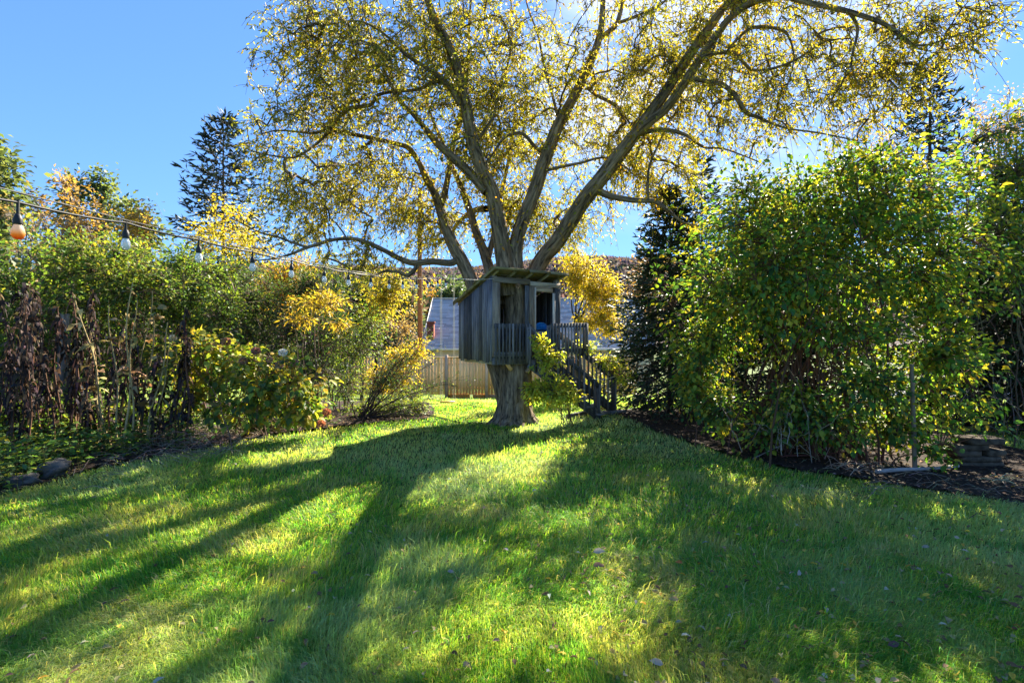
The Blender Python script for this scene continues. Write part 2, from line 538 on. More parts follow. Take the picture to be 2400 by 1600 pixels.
g = sheet(np.arange(-16, -1.5, .11), np.arange(-3, 17, .11),
          lambda x, y: gz(x, y) + .012 + .05 * fbm(x * 3, y * 3, 7) * np.clip((-1.6 - x) / 2, 0, 1) + .02 * vnoise(x * 9, y * 9),
          lambda x, y: inside(x, y, LEFT_BED))
tag(g.build("garden_bed", M_SOIL, smooth=True), kind="structure")
g = sheet(np.arange(1.7, 9.2, .09), np.arange(3.4, 12.4, .09),
          lambda x, y: gz(x, y) + .012 + .03 * fbm(x * 3, y * 3, 8) + .02 * vnoise(x * 9, y * 9),
          lambda x, y: inside(x, y, RIGHT_BED))
tag(g.build("garden_bed", M_SOIL, smooth=True), kind="structure")

# road seen beyond the yard on the right
g = sheet(np.linspace(15, 70, 40), np.linspace(19.5, 23.5, 6), lambda x, y: gz(x, y) + .16)
tag(g.build("road", M_ROAD), kind="structure")

# wooded hills far behind
def hillz(x, y):
    r = 66 * np.exp(-((y - 430) / 130.0) ** 2) * (.75 + .5 * fbm(x * .004, y * .004, 3)) * (1 + .38 * np.exp(-((x - 85) / 120.0) ** 2))
    return r - 6 + 3 * fbm(x * .03, y * .03, 6)


tag(sheet(np.linspace(-900, 900, 120), np.linspace(200, 640, 50), hillz).build("hills", M_HILL, smooth=True), kind="structure")
rg = np.random.default_rng(77)
n = 26000
hx = rg.uniform(-420, 420, n); hy = rg.uniform(235, 450, n)
base = np.stack([hx, hy, hillz(hx, hy)], 1)
kind = fbm(hx * .02, hy * .02, 12)
pal = palette([((.125, .105, .12), 6), ((.15, .115, .10), 2.5), ((.20, .12, .07), .9), ((.07, .085, .065), 2.5)], n, rg, .25)
g = Geo()
for k in range(4):
    d = rdir(n, rg); d[:, 2] = np.abs(d[:, 2]) + 1.2
    s = rg.uniform(2.4, 5.2, n)
    leaves(g, base + np.stack([rg.normal(0, 1.8, n), rg.normal(0, 1.8, n), np.zeros(n)], 1), d, rdir(n, rg), s, s * .8, pal)
tag(g.build("forest", M_DEAD), "far wooded hillside in purple grey and rust autumn colour", "forest", kind="stuff")

# ------------------------------------------------------------------ lawn grass
def lawn_mask(x, y):
    wob = (fbm(x * 2.2, y * 2.2, 21) - .5) * .25
    return ~inside(x + wob, y + wob, LEFT_BED) & ~inside(x + wob, y + wob, RIGHT_BED)


Dg = np.concatenate([np.linspace(1.5, 12, 900), np.linspace(12.02, 40, 700)])


def scatter_screen(n, y0, y1, x0, x1, rng):
    """ground points, denser near the camera"""
    pyg = 800 + F * (CH - gz(np.zeros_like(Dg), Dg)) / Dg
    py = rng.uniform(y0, y1, n); px = rng.uniform(x0, x1, n)
    D = np.interp(py, pyg[::-1], Dg[::-1])
    return (px - 1200) / F * D, D


def grass_colour(x, y, n, rng):
    a = fbm(x * .55, y * .55, 31); b = fbm(x * 1.7, y * 1.7, 37); c = fbm(x * 4.5, y * 4.5, 41)
    col = palette([((.12, .255, .032), 5), ((.22, .34, .04), 4), ((.085, .22, .075), 3), ((.34, .36, .08), 2)], n, rng, .2)
    straw = np.array([.46, .38, .18]); pale = np.array([.30, .38, .19]); deep = np.array([.06, .21, .035])
    w = np.clip((b - .46) * 4.5, 0, .8)[:, None] * rng.random((n, 1)); col = col * (1 - w) + straw * w
    w = np.clip((a - .5) * 5, 0, .75)[:, None]; col = col * (1 - w) + pale * w * (.8 + .4 * rng.random((n, 1)))
    w = np.clip((c - .6) * 5, 0, .6)[:, None]; col = col * (1 - w) + deep * w
    dry = rng.random(n) < .08; col[dry] = straw * rng.uniform(.7, 1.25, (dry.sum(), 1))
    return np.clip(col * 1.48, .01, .75)


def blades(g, x, y, h, w, rng, col):
    n = len(x)
    z = gz(x, y) - .005
    base = np.stack([x, y, z], 1)
    th = fbm(x * .8, y * .8, 51) * 9.0 + fbm(x * 3, y * 3, 53) * 3 + rng.normal(0, .95, n)
    lean = np.clip(.35 + .75 * vnoise(x * 1.3, y * 1.3, 57) + rng.normal(0, .25, n), .02, 1.3)
    d = np.stack([np.cos(th), np.sin(th), np.zeros(n)], 1)
    yaw = rng.uniform(0, 2 * np.pi, n)
    s = np.stack([np.cos(yaw), np.sin(yaw), np.zeros(n)], 1) * (w * .5)[:, None]
    up = np.array([0, 0, 1.])
    mid = base + up * (h * .58)[:, None] + d * (h * lean * .28)[:, None]
    tip = base + up * (h * (1 - .38 * lean))[:, None] + d * (h * lean * .95)[:, None]
    v = np.stack([base - s, base + s, mid + s * .8, mid - s * .8, tip], 1)
    i = np.arange(n)[:, None] * 5
    g.add(v, i + np.array([0, 1, 2, 3]), i + np.array([3, 2, 4]), np.repeat(col, 5, 0))


rg = np.random.default_rng(101)
N_BLADES = 560000
x, y = scatter_screen(N_BLADES, 868, 1840, -420, 2820, rg)
k = lawn_mask(x, y); x = x[k]; y = y[k]
for xa, xb in ((-1200, -420), (2820, 3700)):
    xe, ye = scatter_screen(90000, 880, 1840, xa, xb, rg)
    k = lawn_mask(xe, ye); x = np.concatenate([x, xe[k]]); y = np.concatenate([y, ye[k]])
x2 = rg.uniform(-3, 14, 60000); y2 = rg.uniform(9, 21, 60000)
k = lawn_mask(x2, y2); x = np.concatenate([x, x2[k]]); y = np.concatenate([y, y2[k]])
n = len(x)
tall = fbm(x * 1.1, y * 1.1, 61)
h = rg.uniform(.035, .075, n) * (.6 + .95 * tall) * 1.15
h *= np.where(rg.random(n) < .06, rg.uniform(1.3, 2.0, n), 1)
w = np.maximum(.0026, .0014 * y) * rg.uniform(.7, 1.35, n)
g = Geo()
blades(g, x, y, h, w, rg, grass_colour(x, y, n, rg))
tag(g.build("grass", M_GRASS), "long green and yellowing lawn grass covering the yard", "grass", kind="stuff")

# ================================================================== plant builders
def sample_lobes(lobes, n, rng, shell=2.0):
    L = np.array([l[:6] for l in lobes], float)
    wt = np.array([l[6] if len(l) > 6 else l[3] * l[4] * l[5] for l in lobes])
    k = rng.choice(len(L), n, p=wt / wt.sum())
    d = rdir(n, rng) * (rng.random((n, 1)) ** (1 / (shell + 1)))
    # ragged outline
    d *= (1 + .16 * rng.normal(0, 1, (n, 1)))
    return L[k, :3] + d * L[k, 3:], nrm(d), k


def near_idx(a, b):
    out = np.empty(len(a), int)
    bb = (b * b).sum(1)
    for i in range(0, len(a), 2000):
        out[i:i + 2000] = np.argmin(bb[None] - 2 * a[i:i + 2000] @ b.T, 1)
    return out


LEAF_BANK = {}


def leaf_bank(pal, rng, key, n=8):
    """a few unit leaf meshes shared between the single leaves of a plant"""
    if key not in LEAF_BANK:
        L = []
        for i in range(n):
            g = Geo()
            w = rng.uniform(.6, .78)
            leaves(g, np.zeros((1, 3)), np.array([[1., 0, 0]]), np.array([[0, 0, 1.]]), np.array([1.]), np.array([w]),
                   palette(pal, 1, rng, .15), True, rng.uniform(.08, .2))
            me = g.mesh("leaf"); me.materials.append(M_BIGLEAF); L.append(me)
        LEAF_BANK[key] = L
    return LEAF_BANK[key]


def plant(name, label, cat, base, lobes, nleaf, ll, lw, pal, seed, trunk=None, nstem=12, stem_r=.012, stem_col=(.16, .11, .08),
          per=12, six=False, spread=.14, droop=.25, shell=1.6, mat=None, stem_mat=None, group=None, singles=0, twig_r=.004,
          crown="foliage", stems="stems", lean=0.0, jit=.18, base_r=.25, mid=.55, ntw=None):
    rng = np.random.default_rng(seed)
    mat = mat or (M_BIGLEAF if six else M_LEAF)
    bx, by = base
    b0 = np.array([bx, by, float(gz(bx, by))])
    root = thing(name, label, cat, b0, group)
    lobes = [list(l) for l in lobes]
    top = b0.copy()
    if trunk:
        th, tr = trunk
        tp = np.linspace(0, 1, 9)
        pts = b0 + np.stack([np.sin(tp * 3 + seed) * .03 * th + lean * tp * th, np.cos(tp * 2.3 + seed) * .02 * th, tp * th - .05], 1)
        g = Geo(); rr = tr * (1.25 - .55 * tp + .5 * np.exp(-tp * 12)); tubes(g, pts, rr, 12, (.3, .25, .2), .12)
        g.build("trunk", stem_mat or M_BARK2, root, True)
        top = pts[-1]
        base_r = tr * .5
    # stems
    tgt, _, _ = sample_lobes(lobes, nstem, rng, 1.0)
    ctr = np.array([l[:3] for l in lobes])
    t = np.linspace(0, 1, 10)[None, :, None]
    st = top + np.concatenate([rng.normal(0, base_r, (nstem, 2)), np.zeros((nstem, 1))], 1)
    if not trunk: st[:, 2] = gz(st[:, 0], st[:, 1]) - .03
    m1 = st + (tgt - st) * np.array([.18, .18, mid]) + rng.normal(0, .06, (nstem, 3))
    SP = st[:, None] * (1 - t) ** 2 + 2 * m1[:, None] * t * (1 - t) + tgt[:, None] * t ** 2
    SP = SP + rng.normal(0, .008, SP.shape) * np.linalg.norm(tgt - st, axis=1)[:, None, None]
    SR = stem_r * rng.uniform(.6, 1.3, (nstem, 1)) * (1.15 - np.linspace(0, .95, 10))[None]
    g = Geo()
    sc = palette([(stem_col, 1)], nstem, rng, .2)
    tubes(g, SP, SR, 6, sc)
    # twigs
    nc = max(4, nleaf // per)
    C, out, _ = sample_lobes(lobes, nc, rng, shell)
    C[:, 2] = np.maximum(C[:, 2], gz(C[:, 0], C[:, 1]) + .04)
    nodes = SP[:, 3:].reshape(-1, 3)
    A = nodes[near_idx(C - out * .25, nodes)]
    k5 = np.linspace(0, 1, 5)[None, :, None]
    mm = (A + C) / 2 + np.array([0, 0, .12]) * np.linalg.norm(C - A, axis=1)[:, None] + rng.normal(0, .03, C.shape)
    TP = A[:, None] * (1 - k5) ** 2 + 2 * mm[:, None] * k5 * (1 - k5) + C[:, None] * k5 ** 2
    use = slice(0, ntw) if ntw else slice(None)
    tubes(g, TP[use], (np.linspace(1.6, .5, 5) * twig_r)[None] * np.ones((len(TP[use]), 1)), 3, palette([(stem_col, 1)], len(TP[use]), rng, .2))
    g.build(stems, M_STEM, root, True)
    # leaves along the end of each twig
    if nleaf:
        ci = np.repeat(np.arange(nc), per)
        n = len(ci)
        tdir = nrm(C - mm)
        u = rng.random(n)
        off = nrm(rdir(n, rng) + out[ci] * .6 + tdir[ci] * .5)
        pos = C[ci] - tdir[ci] * (u * spread * 2.2)[:, None] + off * (rng.random(n) ** .6 * spread)[:, None]
        ax = nrm(off + tdir[ci] * .4 + np.array([0, 0, -droop]) * rng.uniform(0, 2, (n, 1)))
        nr = nrm(np.array([0, 0, 1.]) + rng.normal(0, .55, (n, 3)) + out[ci] * .35)
        L = ll * rng.uniform(.6, 1.3, n); W = L * lw / ll * rng.uniform(.8, 1.15, n)
        pos[:, 2] = np.maximum(pos[:, 2], gz(pos[:, 0], pos[:, 1]) + .02)
        col = palette(pal, n, rng, jit)
        # whole sprays turn colour together
        sp = palette(pal, nc, rng, .1)[ci]; mixk = .45
        col = col * (1 - mixk) + sp * mixk
        keep = np.ones(n, bool)
        if singles:
            dist = pos[:, 1] - L * 3 + rng.random(n) * .5
            vis = (np.abs(pos[:, 0] / pos[:, 1]) < 1.03)
            order = np.argsort(np.where(vis, dist, 99))[:singles]
            keep[order] = False
            bank = leaf_bank(pal, rng, name + str(seed))
            sd = nrm(np.cross(ax, nr)); nr2 = np.cross(sd, ax)
            for i in order:
                o = bpy.data.objects.new("leaf", bank[int(rng.integers(len(bank)))])
                s = float(L[i])
                M = Matrix(((ax[i, 0] * s, -sd[i, 0] * s, nr2[i, 0] * s, pos[i, 0]), (ax[i, 1] * s, -sd[i, 1] * s, nr2[i, 1] * s, pos[i, 1]),
                            (ax[i, 2] * s, -sd[i, 2] * s, nr2[i, 2] * s, pos[i, 2]), (0, 0, 0, 1)))
                link(o, root, M)
        g = Geo()
        leaves(g, pos[keep], ax[keep], nr[keep], L[keep], W[keep], col[keep], six)
        g.build(crown, mat, root, kind="stuff" if singles else None)
    return root


def spruce(name, label, base, H, R, whorls, seed, nl=.3, nw=.09, pal=None, per_branch=9, droop=.25, upturn=.25, lean=0, group=None, start=.06,
           power=.85, trunk_r=None, bare=0.0, cat="spruce tree", dens=1.0, nd=1.0):
    rng = np.random.default_rng(seed)
    pal = pal or [((.022, .042, .022), 4), ((.03, .05, .02), 2), ((.018, .032, .022), 2)]
    bx, by = base
    b0 = np.array([bx, by, float(gz(bx, by))])
    root = thing(name, label, cat, b0, group)
    tr = trunk_r or H * .014
    tp = np.linspace(0, 1, 14)
    g = Geo()
    tubes(g, b0 + np.stack([lean * H * tp, 0 * tp, tp * H - .05], 1), tr * (1.05 - tp), 8)
    g.build("trunk", M_BARK2, root, True)
    hs, az, rl = [], [], []
    for i in range(whorls):
        f = start + (1 - start) * (i / whorls) ** .95
        nb = int(rng.integers(6, 9) * dens) if f < .85 else 5
        a0 = rng.random() * 6.28
        for j in range(nb):
            hs.append(min(f + rng.normal(0, .006), .995)); az.append(a0 + j * 6.283 / nb + rng.normal(0, .25))
            rl.append(max(.12, (1 - f) ** power * R * rng.uniform(.72, 1.12) + .1))
    hs = np.array(hs); az = np.array(az); rl = np.array(rl)
    N = len(hs)
    t = np.linspace(0, 1, 7)[None]
    dirx = np.stack([np.cos(az), np.sin(az)], 1)
    lowf = np.clip(1 - hs, 0, 1)[:, None]
    zz = (.28 * (1 - lowf * 1.5) * t - droop * lowf * 1.6 * t ** 1.6 + upturn * t ** 3) * rl[:, None]
    pts = np.stack([dirx[:, 0:1] * rl[:, None] * t, dirx[:, 1:2] * rl[:, None] * t, zz], -1)
    pts = pts + rng.normal(0, .015, pts.shape) * rl[:, None, None]
    org = b0 + np.stack([lean * H * hs, 0 * hs, hs * H], 1)
    pts = pts + org[:, None]
    g = Geo()
    tubes(g, pts, (tr * .22 * (rl / R) ** .5)[:, None] * np.linspace(1, .25, 7)[None], 4, (.075, .06, .05))
    # side twigs
    m = per_branch
    u = np.tile((np.arange(m) + .5) / m, N) * .92 + .08 + rng.normal(0, .02, N * m)
    bi = np.repeat(np.arange(N), m)
    u = np.clip(u, 0.05, .995)
    fi = u * 6; i0 = np.minimum(fi.astype(int), 5); fr = (fi - i0)[:, None]
    p0 = pts[bi, i0] * (1 - fr) + pts[bi, i0 + 1] * fr
    tang = nrm(pts[bi, i0 + 1] - pts[bi, i0])
    side = nrm(np.cross(tang, [0, 0, 1.])) * np.where(np.arange(N * m) % 2, 1, -1)[:, None]
    sl = rl[bi] * .42 * (1.05 - u) * rng.uniform(.7, 1.2, N * m) + .06 * R / 2
    keepb = rng.random(N * m) > bare
    td = nrm(side * .8 + tang * .75 + np.array([0, 0, -.25]) + rng.normal(0, .12, (N * m, 3)))
    e = p0 + td * sl[:, None] + np.array([0, 0, -.12]) * sl[:, None]
    k3 = np.linspace(0, 1, 3)[None, :, None]
    tw = p0[:, None] * (1 - k3) + e[:, None] * k3
    tubes(g, tw, np.array([[.008, .006, .003]]) * R / 2, 3, (.07, .055, .045))
    g.build("branches", M_STEM, root, True)
    # needle sprays along side twigs and the leader of each branch
    cnt = np.maximum(2, (sl / (nl * .45) * nd).astype(int))
    ti = np.repeat(np.arange(N * m), cnt); ti = ti[keepb[ti]]
    v = rng.random(len(ti))[:, None]
    pos = p0[ti] * (1 - v) + e[ti] * v
    ax = nrm(td[ti] + rng.normal(0, .38, (len(ti), 3)))
    g = Geo()
    L = nl * rng.uniform(.6, 1.2, len(ti))
    leaves(g, pos, ax, rdir(len(ti), rng), L, nw * rng.uniform(.7, 1.3, len(ti)), palette(pal, len(ti), rng, .25))
    # main leaders
    nm = max(3, int(10 * nd))
    bi = np.repeat(np.arange(N), nm); u = rng.random(N * nm) * .85 + .15
    fi = u * 6; i0 = np.minimum(fi.astype(int), 5); fr = (fi - i0)[:, None]
    pos = pts[bi, i0] * (1 - fr) + pts[bi, i0 + 1] * fr
    ax = nrm(pts[bi, i0 + 1] - pts[bi, i0] + rng.normal(0, .3, (N * nm, 3)) * (rl[bi] / 6)[:, None])
    leaves(g, pos, ax, rdir(N * nm, rng), nl * rng.uniform(.5, 1.1, N * nm), nw * rng.uniform(.7, 1.2, N * nm), palette(pal, N * nm, rng, .25))
    g.build("crown", M_NEEDLE, root)
    return root

# ================================================================== the big shade tree
TREE = np.array([0.04, 9.55, 0.0])
tree = thing("shade_tree", "huge spreading tree with furrowed trunk and thin yellow-green leaves carrying the treehouse", "tree", TREE)


def limb_pts(rows, k=7):
    """rows of (px, py, depth, width in photograph pixels) -> world points and radii"""
    r = catmull(np.array(rows, float), k)
    p = np.stack([(r[:, 0] - 1200) / F * r[:, 2], r[:, 2], CH + (800 - r[:, 1]) / F * r[:, 2]], 1)
    return p, np.maximum(r[:, 3] * (.92 if rows[0][3] < 100 else 1), 3) * .5 * r[:, 2] / F


LIMBS = {
 'trunk': [(1204, 1016, 9.55, 130), (1204, 996, 9.55, 103), (1206, 978, 9.55, 85), (1207, 950, 9.55, 78), (1208, 915, 9.55, 74), (1208, 870, 9.55, 72),
           (1207, 830, 9.55, 68), (1211, 760, 9.55, 54), (1209, 690, 9.55, 50), (1201, 625, 9.55, 50), (1197, 585, 9.55, 40)],
 'left_stem': [(1192, 990, 9.6, 60), (1186, 950, 9.62, 46), (1177, 910, 9.65, 42), (1167, 870, 9.7, 42), (1156, 835, 9.75, 44), (1142, 780, 9.8, 44), (1126, 720, 9.85, 38),
        (1103, 655, 9.9, 33), (1083, 612, 9.95, 32), (1065, 580, 10, 31), (1044, 531, 10.05, 25), (1032, 492, 10.1, 22), (1019, 454, 10.15, 20), (998, 416, 10.2, 17),
        (983, 383, 10.2, 14), (960, 350, 10.1, 12), (933, 338, 10, 11), (862, 322, 9.7, 10), (805, 311, 9.5, 9), (768, 306, 9.3, 8), (729, 312, 9.2, 6), (652, 306, 9.0, 4), (600, 318, 8.9, 3)],
 'L1b': [(1030, 488, 10.1, 18), (1042, 455, 10.2, 16), (1052, 403, 10.3, 15), (1062, 339, 10.4, 14), (1076, 293, 10.5, 13), (1090, 220, 10.6, 11), (1098, 140, 10.7, 9), (1100, 50, 10.8, 7), (1110, -60, 10.9, 5)],
 'L2': [(1170, 720, 9.75, 36), (1152, 650, 9.95, 28), (1142, 615, 10.1, 25), (1131, 582, 10.2, 22), (1116, 543, 10.3, 19), (1103, 500, 10.4, 17), (1085, 449, 10.5, 15), (1066, 405, 10.6, 12), (1040, 340, 10.8, 9), (1010, 270, 11, 7), (985, 200, 11.1, 5)],
 'L2b': [(1142, 612, 10.1, 17), (1155, 560, 10.3, 14), (1166, 500, 10.5, 11), (1180, 430, 10.8, 9), (1200, 340, 11, 7), (1210, 250, 11.2, 5)],
 'L3': [(1192, 690, 9.5, 52), (1182, 615, 9.4, 42), (1176, 570, 9.35, 40), (1167, 518, 9.3, 38), (1154, 454, 9.2, 36), (1134, 408, 9.1, 34), (1113, 352, 9.0, 31), (1101, 300, 8.95, 29), (1093, 250, 8.9, 27), (1076, 175, 8.8, 24),
        (1060, 128, 8.7, 22), (1038, 80, 8.65, 20), (1019, 48, 8.6, 18), (1004, 5, 8.5, 16), (985, -60, 8.4, 13), (950, -160, 8.2, 9), (910, -260, 8, 5)],
 'L3b': [(1141, 448, 9.15, 28), (1103, 408, 9.2, 25), (1065, 372, 9.2, 22), (1026, 337, 9.2, 19), (1001, 306, 9.2, 15), (980, 282, 9.1, 12), (962, 262, 9.1, 9), (930, 225, 9.0, 8), (900, 165, 8.9, 6), (870, 90, 8.8, 4), (850, 20, 8.7, 3)],
 'L3c': [(1078, 245, 8.9, 18), (1060, 212, 8.85, 16), (1035, 185, 8.8, 15), (1012, 168, 8.8, 13), (993, 155, 8.8, 10), (950, 128, 8.6, 8), (900, 80, 8.5, 6), (840, 50, 8.3, 4), (760, 60, 8.2, 3)],
 'L4': [(1208, 690, 9.55, 48), (1207, 615, 9.5, 38), (1213, 556, 9.5, 34), (1229, 507, 9.5, 33), (1251, 454, 9.5, 33), (1267, 403, 9.5, 32), (1286, 351, 9.5, 30), (1305, 301, 9.5, 28), (1326, 262, 9.5, 25), (1354, 210, 9.5, 23),
        (1379, 158, 9.5, 20), (1396, 116, 9.5, 18), (1408, 70, 9.5, 15), (1413, 10, 9.5, 13), (1412, -70, 9.5, 10), (1400, -180, 9.6, 6), (1390, -300, 9.7, 4)],
 'L4b': [(1404, 92, 9.5, 13), (1428, 74, 9.45, 12), (1446, 55, 9.4, 12), (1458, 10, 9.35, 11), (1470, -60, 9.3, 9), (1500, -170, 9.3, 6), (1520, -260, 9.3, 4)],
 'L5': [(1216, 740, 9.75, 40), (1262, 622, 9.85, 39), (1307, 564, 9.6, 38), (1338, 515, 9.35, 37), (1370, 467, 9.1, 37), (1400, 429, 8.9, 36), (1432, 388, 8.8, 35), (1466, 344, 8.65, 32), (1498, 302, 8.5, 29), (1551, 228, 8.25, 26),
        (1586, 175, 8.1, 24), (1631, 108, 7.9, 22), (1676, 46, 7.7, 20), (1710, 0, 7.6, 17), (1760, -70, 7.4, 13), (1830, -160, 7.2, 9), (1900, -250, 7, 5)],
 'L5s': [(1490, 316, 8.55, 24), (1525, 284, 8.3, 23), (1568, 246, 8.15, 22), (1621, 168, 7.85, 21), (1666, 102, 7.6, 19), (1708, 46, 7.4, 17), (1761, 8, 7.2, 16), (1830, -8, 7.0, 14), (1900, 8, 6.8, 13), (1990, 28, 6.6, 12), (2066, 54, 6.4, 10), (2107, 80, 6.3, 9), (2136, 104, 6.2, 7), (2180, 104, 6.1, 5), (2250, 80, 6.0, 3), (2320, 60, 5.9, 2)],
 'L5b': [(1395, 440, 8.95, 20), (1422, 457, 8.9, 16), (1480, 469, 8.8, 14), (1533, 472, 8.7, 12), (1562, 490, 8.6, 9), (1600, 520, 8.6, 5), (1640, 530, 8.6, 3)],
 'L5bb': [(1519, 471, 8.7, 7), (1518, 430, 8.7, 7), (1523, 386, 8.7, 6), (1547, 330, 8.6, 4), (1570, 280, 8.6, 3)],
 'L5c': [(1494, 316, 8.55, 14), (1530, 306, 8.4, 11), (1570, 306, 8.2, 10), (1610, 318, 8.1, 8), (1650, 345, 8.0, 6), (1700, 350, 7.9, 4), (1780, 380, 7.8, 3)],
 'L5d': [(1612, 182, 7.9, 12), (1650, 190, 7.8, 10), (1690, 198, 7.7, 11), (1722, 222, 7.6, 12), (1747, 262, 7.5, 11), (1778, 276, 7.4, 8), (1840, 300, 7.3, 5), (1920, 312, 7.2, 4), (2010, 330, 7.1, 2)],
 'L5e': [(1640, 138, 7.7, 12), (1673, 126, 7.6, 10), (1719, 124, 7.5, 9), (1744, 148, 7.4, 8), (1765, 164, 7.4, 7), (1814, 160, 7.3, 6), (1866, 140, 7.2, 6), (1936, 98, 7.1, 4), (2000, 90, 7.0, 3)],
 'L5f': [(1690, 140, 7.5, 4), (1720, 100, 7.4, 7), (1761, 67, 7.3, 8), (1814, 66, 7.2, 8), (1846, 82, 7.2, 6), (1860, 140, 7.1, 4), (1840, 220, 7.1, 3)],
 'L5g': [(1990, 28, 6.6, 8), (2010, 70, 6.6, 7), (1995, 150, 6.6, 5), (2020, 200, 6.6, 4), (2060, 150, 6.5, 3), (2130, 150, 6.4, 2)],
 'L0': [(1078, 600, 9.95, 20), (1058, 616, 9.9, 18), (1014, 613, 9.8, 17), (969, 616, 9.6, 16), (939, 607, 9.5, 14), (901, 587, 9.3, 12), (864, 570, 9.2, 11), (830, 560, 9.1, 10), (787, 561, 9.0, 9), (752, 570, 8.9, 9), (715, 582, 8.8, 8),
        (680, 596, 8.7, 6), (640, 606, 8.6, 4), (590, 612, 8.5, 3)],
 'L0b': [(722, 580, 8.8, 7), (690, 570, 8.75, 6), (650, 555, 8.7, 5), (610, 545, 8.6, 4), (560, 520, 8.5, 2)],
 'L0c': [(980, 618, 9.65, 11), (970, 634, 9.6, 11), (954, 646, 9.55, 10), (936, 638, 9.5, 8), (900, 636, 9.4, 6), (870, 650, 9.3, 3)],
 'Lg': [(768, 306, 9.3, 9), (785, 290, 9.25, 9), (800, 270, 9.2, 10), (822, 254, 9.15, 10), (868, 246, 9.1, 9), (885, 224, 9.1, 8), (920, 216, 9.05, 7), (980, 210, 9, 8), (1010, 195, 8.9, 9), (1040, 190, 8.85, 10)],
 'Lh': [(775, 306, 9.3, 8), (741, 338, 9.2, 7), (709, 360, 9.1, 6), (678, 370, 9.0, 5), (614, 360, 8.8, 3), (580, 350, 8.7, 2)],
 'L4c': [(1280, 362, 9.5, 9), (1255, 345, 9.4, 9), (1225, 314, 9.3, 9), (1190, 318, 9.2, 7), (1165, 345, 9.1, 5), (1120, 420, 9.0, 3)],
 'L4d': [(1272, 402, 9.5, 9), (1310, 392, 9.4, 8), (1360, 382, 9.3, 7), (1420, 370, 9.2, 5), (1480, 400, 9.1, 3)],
 'L4e': [(1306, 270, 9.5, 8), (1295, 225, 9.6, 7), (1275, 150, 9.7, 6), (1260, 80, 9.8, 5), (1235, 10, 9.9, 4), (1220, -80, 10, 3)],
 'L3d': [(1106, 345, 8.95, 10), (1140, 300, 9, 8), (1158, 270, 9.1, 7), (1170, 210, 9.2, 6), (1195, 130, 9.3, 5), (1200, 40, 9.4, 4), (1190, -60, 9.4, 3)],
 'L4f': [(1375, 205, 9.5, 9), (1400, 225, 9.4, 8), (1430, 240, 9.3, 8), (1460, 265, 9.2, 6), (1500, 330, 9.1, 3)],
 'L4g': [(1450, 54, 9.4, 8), (1500, 35, 9.3, 7), (1550, 10, 9.2, 6), (1600, -40, 9.1, 4), (1660, -80, 9, 3)],
}
nodes = []; node_r = []
for key, rows in LIMBS.items():
    p, r = limb_pts(rows)
    big = rows[0][3] > 30
    g = Geo()
    if key == 'trunk':
        # finer rows so that the furrows are real relief
        p, r = limb_pts(rows, 16)
        tubes(g, p, r, 72, (.3, .25, .2), .17)
        # root flares
        for a in np.linspace(0, 6.28, 8, endpoint=False) + .3:
            d = np.array([math.cos(a), math.sin(a), 0])
            c = TREE
            q = np.array([c + d * .20 + [0, 0, .50], c + d * .27 + [0, 0, .22], c + d * .34 + [0, 0, .07], c + d * .46 + [0, 0, .0], c + d * .62 + [0, 0, -.08]])
            tubes(g, catmull(q, 6), np.interp(np.linspace(0, 1, 25), [0, .5, 1], [.10, .12, .03]), 14, (.3, .25, .2), .15)
        g.build("trunk", M_BARK, tree, True)
    elif key == 'left_stem':
        p, r = limb_pts(rows, 10)
        tubes(g, p, r, 40, (.3, .25, .2), .13)
        g.build("limb", M_BARK, tree, True)
    else:
        if big:
            p, r = limb_pts(rows, 16)
        tubes(g, p, r, 36 if big else 12, (.3, .25, .2), .19 if big else .10)
        g.build("limb", M_BARK, tree, True)
    vis = p[:, 2] > 2.9
    nodes.append(p[vis][::2]); node_r.append(r[vis][::2])

# crown volume: (px, py, depth, rx, ry, rz, weight)
CROWN = [
 (735, 330, 9.4, 1.45, 1.4, 1.1, 1.2), (745, 165, 9.0, .95, 1.1, 1.0, .95), (900, 190, 9.0, 1.5, 1.5, 1.4, 1.9), (1030, 90, 9.3, 1.5, 1.5, 1.3, 1.7),
 (790, 60, 8.6, 1.0, 1.1, .8, .9), (1220, 130, 9.6, 1.5, 1.6, 1.5, 1.6), (1185, 340, 10.2, 1.2, 1.2, 1.0, 1.5), (900, 430, 10.0, 1.4, 1.2, .9, 1.0), (740, 490, 9.6, 1.1, 1.1, .7, .8),
 (1450, 190, 9.1, 1.4, 1.5, 1.5, 1.3), (1640, 210, 8.4, 1.4, 1.5, 1.2, 1.2), (1840, 80, 7.6, 1.6, 1.4, 1.0, .95), (2060, 90, 6.9, 1.3, 1.2, .85, .65), (2190, 90, 6.4, .65, .7, .55, .4),
 (1850, 240, 7.6, 1.2, 1.2, .6, .6), (2020, 220, 7.0, .8, .9, .4, .35), (1420, 370, 10.4, 1.2, 1.2, 1.0, .9), (1560, 400, 10.0, .9, 1.0, .8, .6), (1000, 500, 10.6, 1.0, 1.0, .8, 1.0), (1310, 510, 10.8, 1.1, 1.0, .6, .9), (1190, 480, 10.9, .8, .8, .6, .7),
 (860, 600, 9.6, .9, .9, .35, .35), (640, 420, 9.2, .7, .8, .7, .35), (1120, 230, 9.4, 1.2, 1.2, 1.2, 1.0), (1650, 60, 8.0, 1.3, 1.3, 1.0, .8),
 (1000, -130, 9.5, 2.2, 2.0, .9, .45), (1500, -130, 9, 2.2, 2.0, .9, .35), (1880, -110, 7.5, 1.7, 1.6, .8, .2), (1250, -330, 10, 2.4, 2.2, 1.4, .2),
]
lobes = []
for (px, py, D, rx, ry, rz, w) in CROWN:
    c = P(px, py, D); lobes.append([*c, rx, ry, rz, w])
rg = np.random.default_rng(2024)
NATT = 2050
att, _, _ = sample_lobes(lobes, NATT, rg, 1.5)
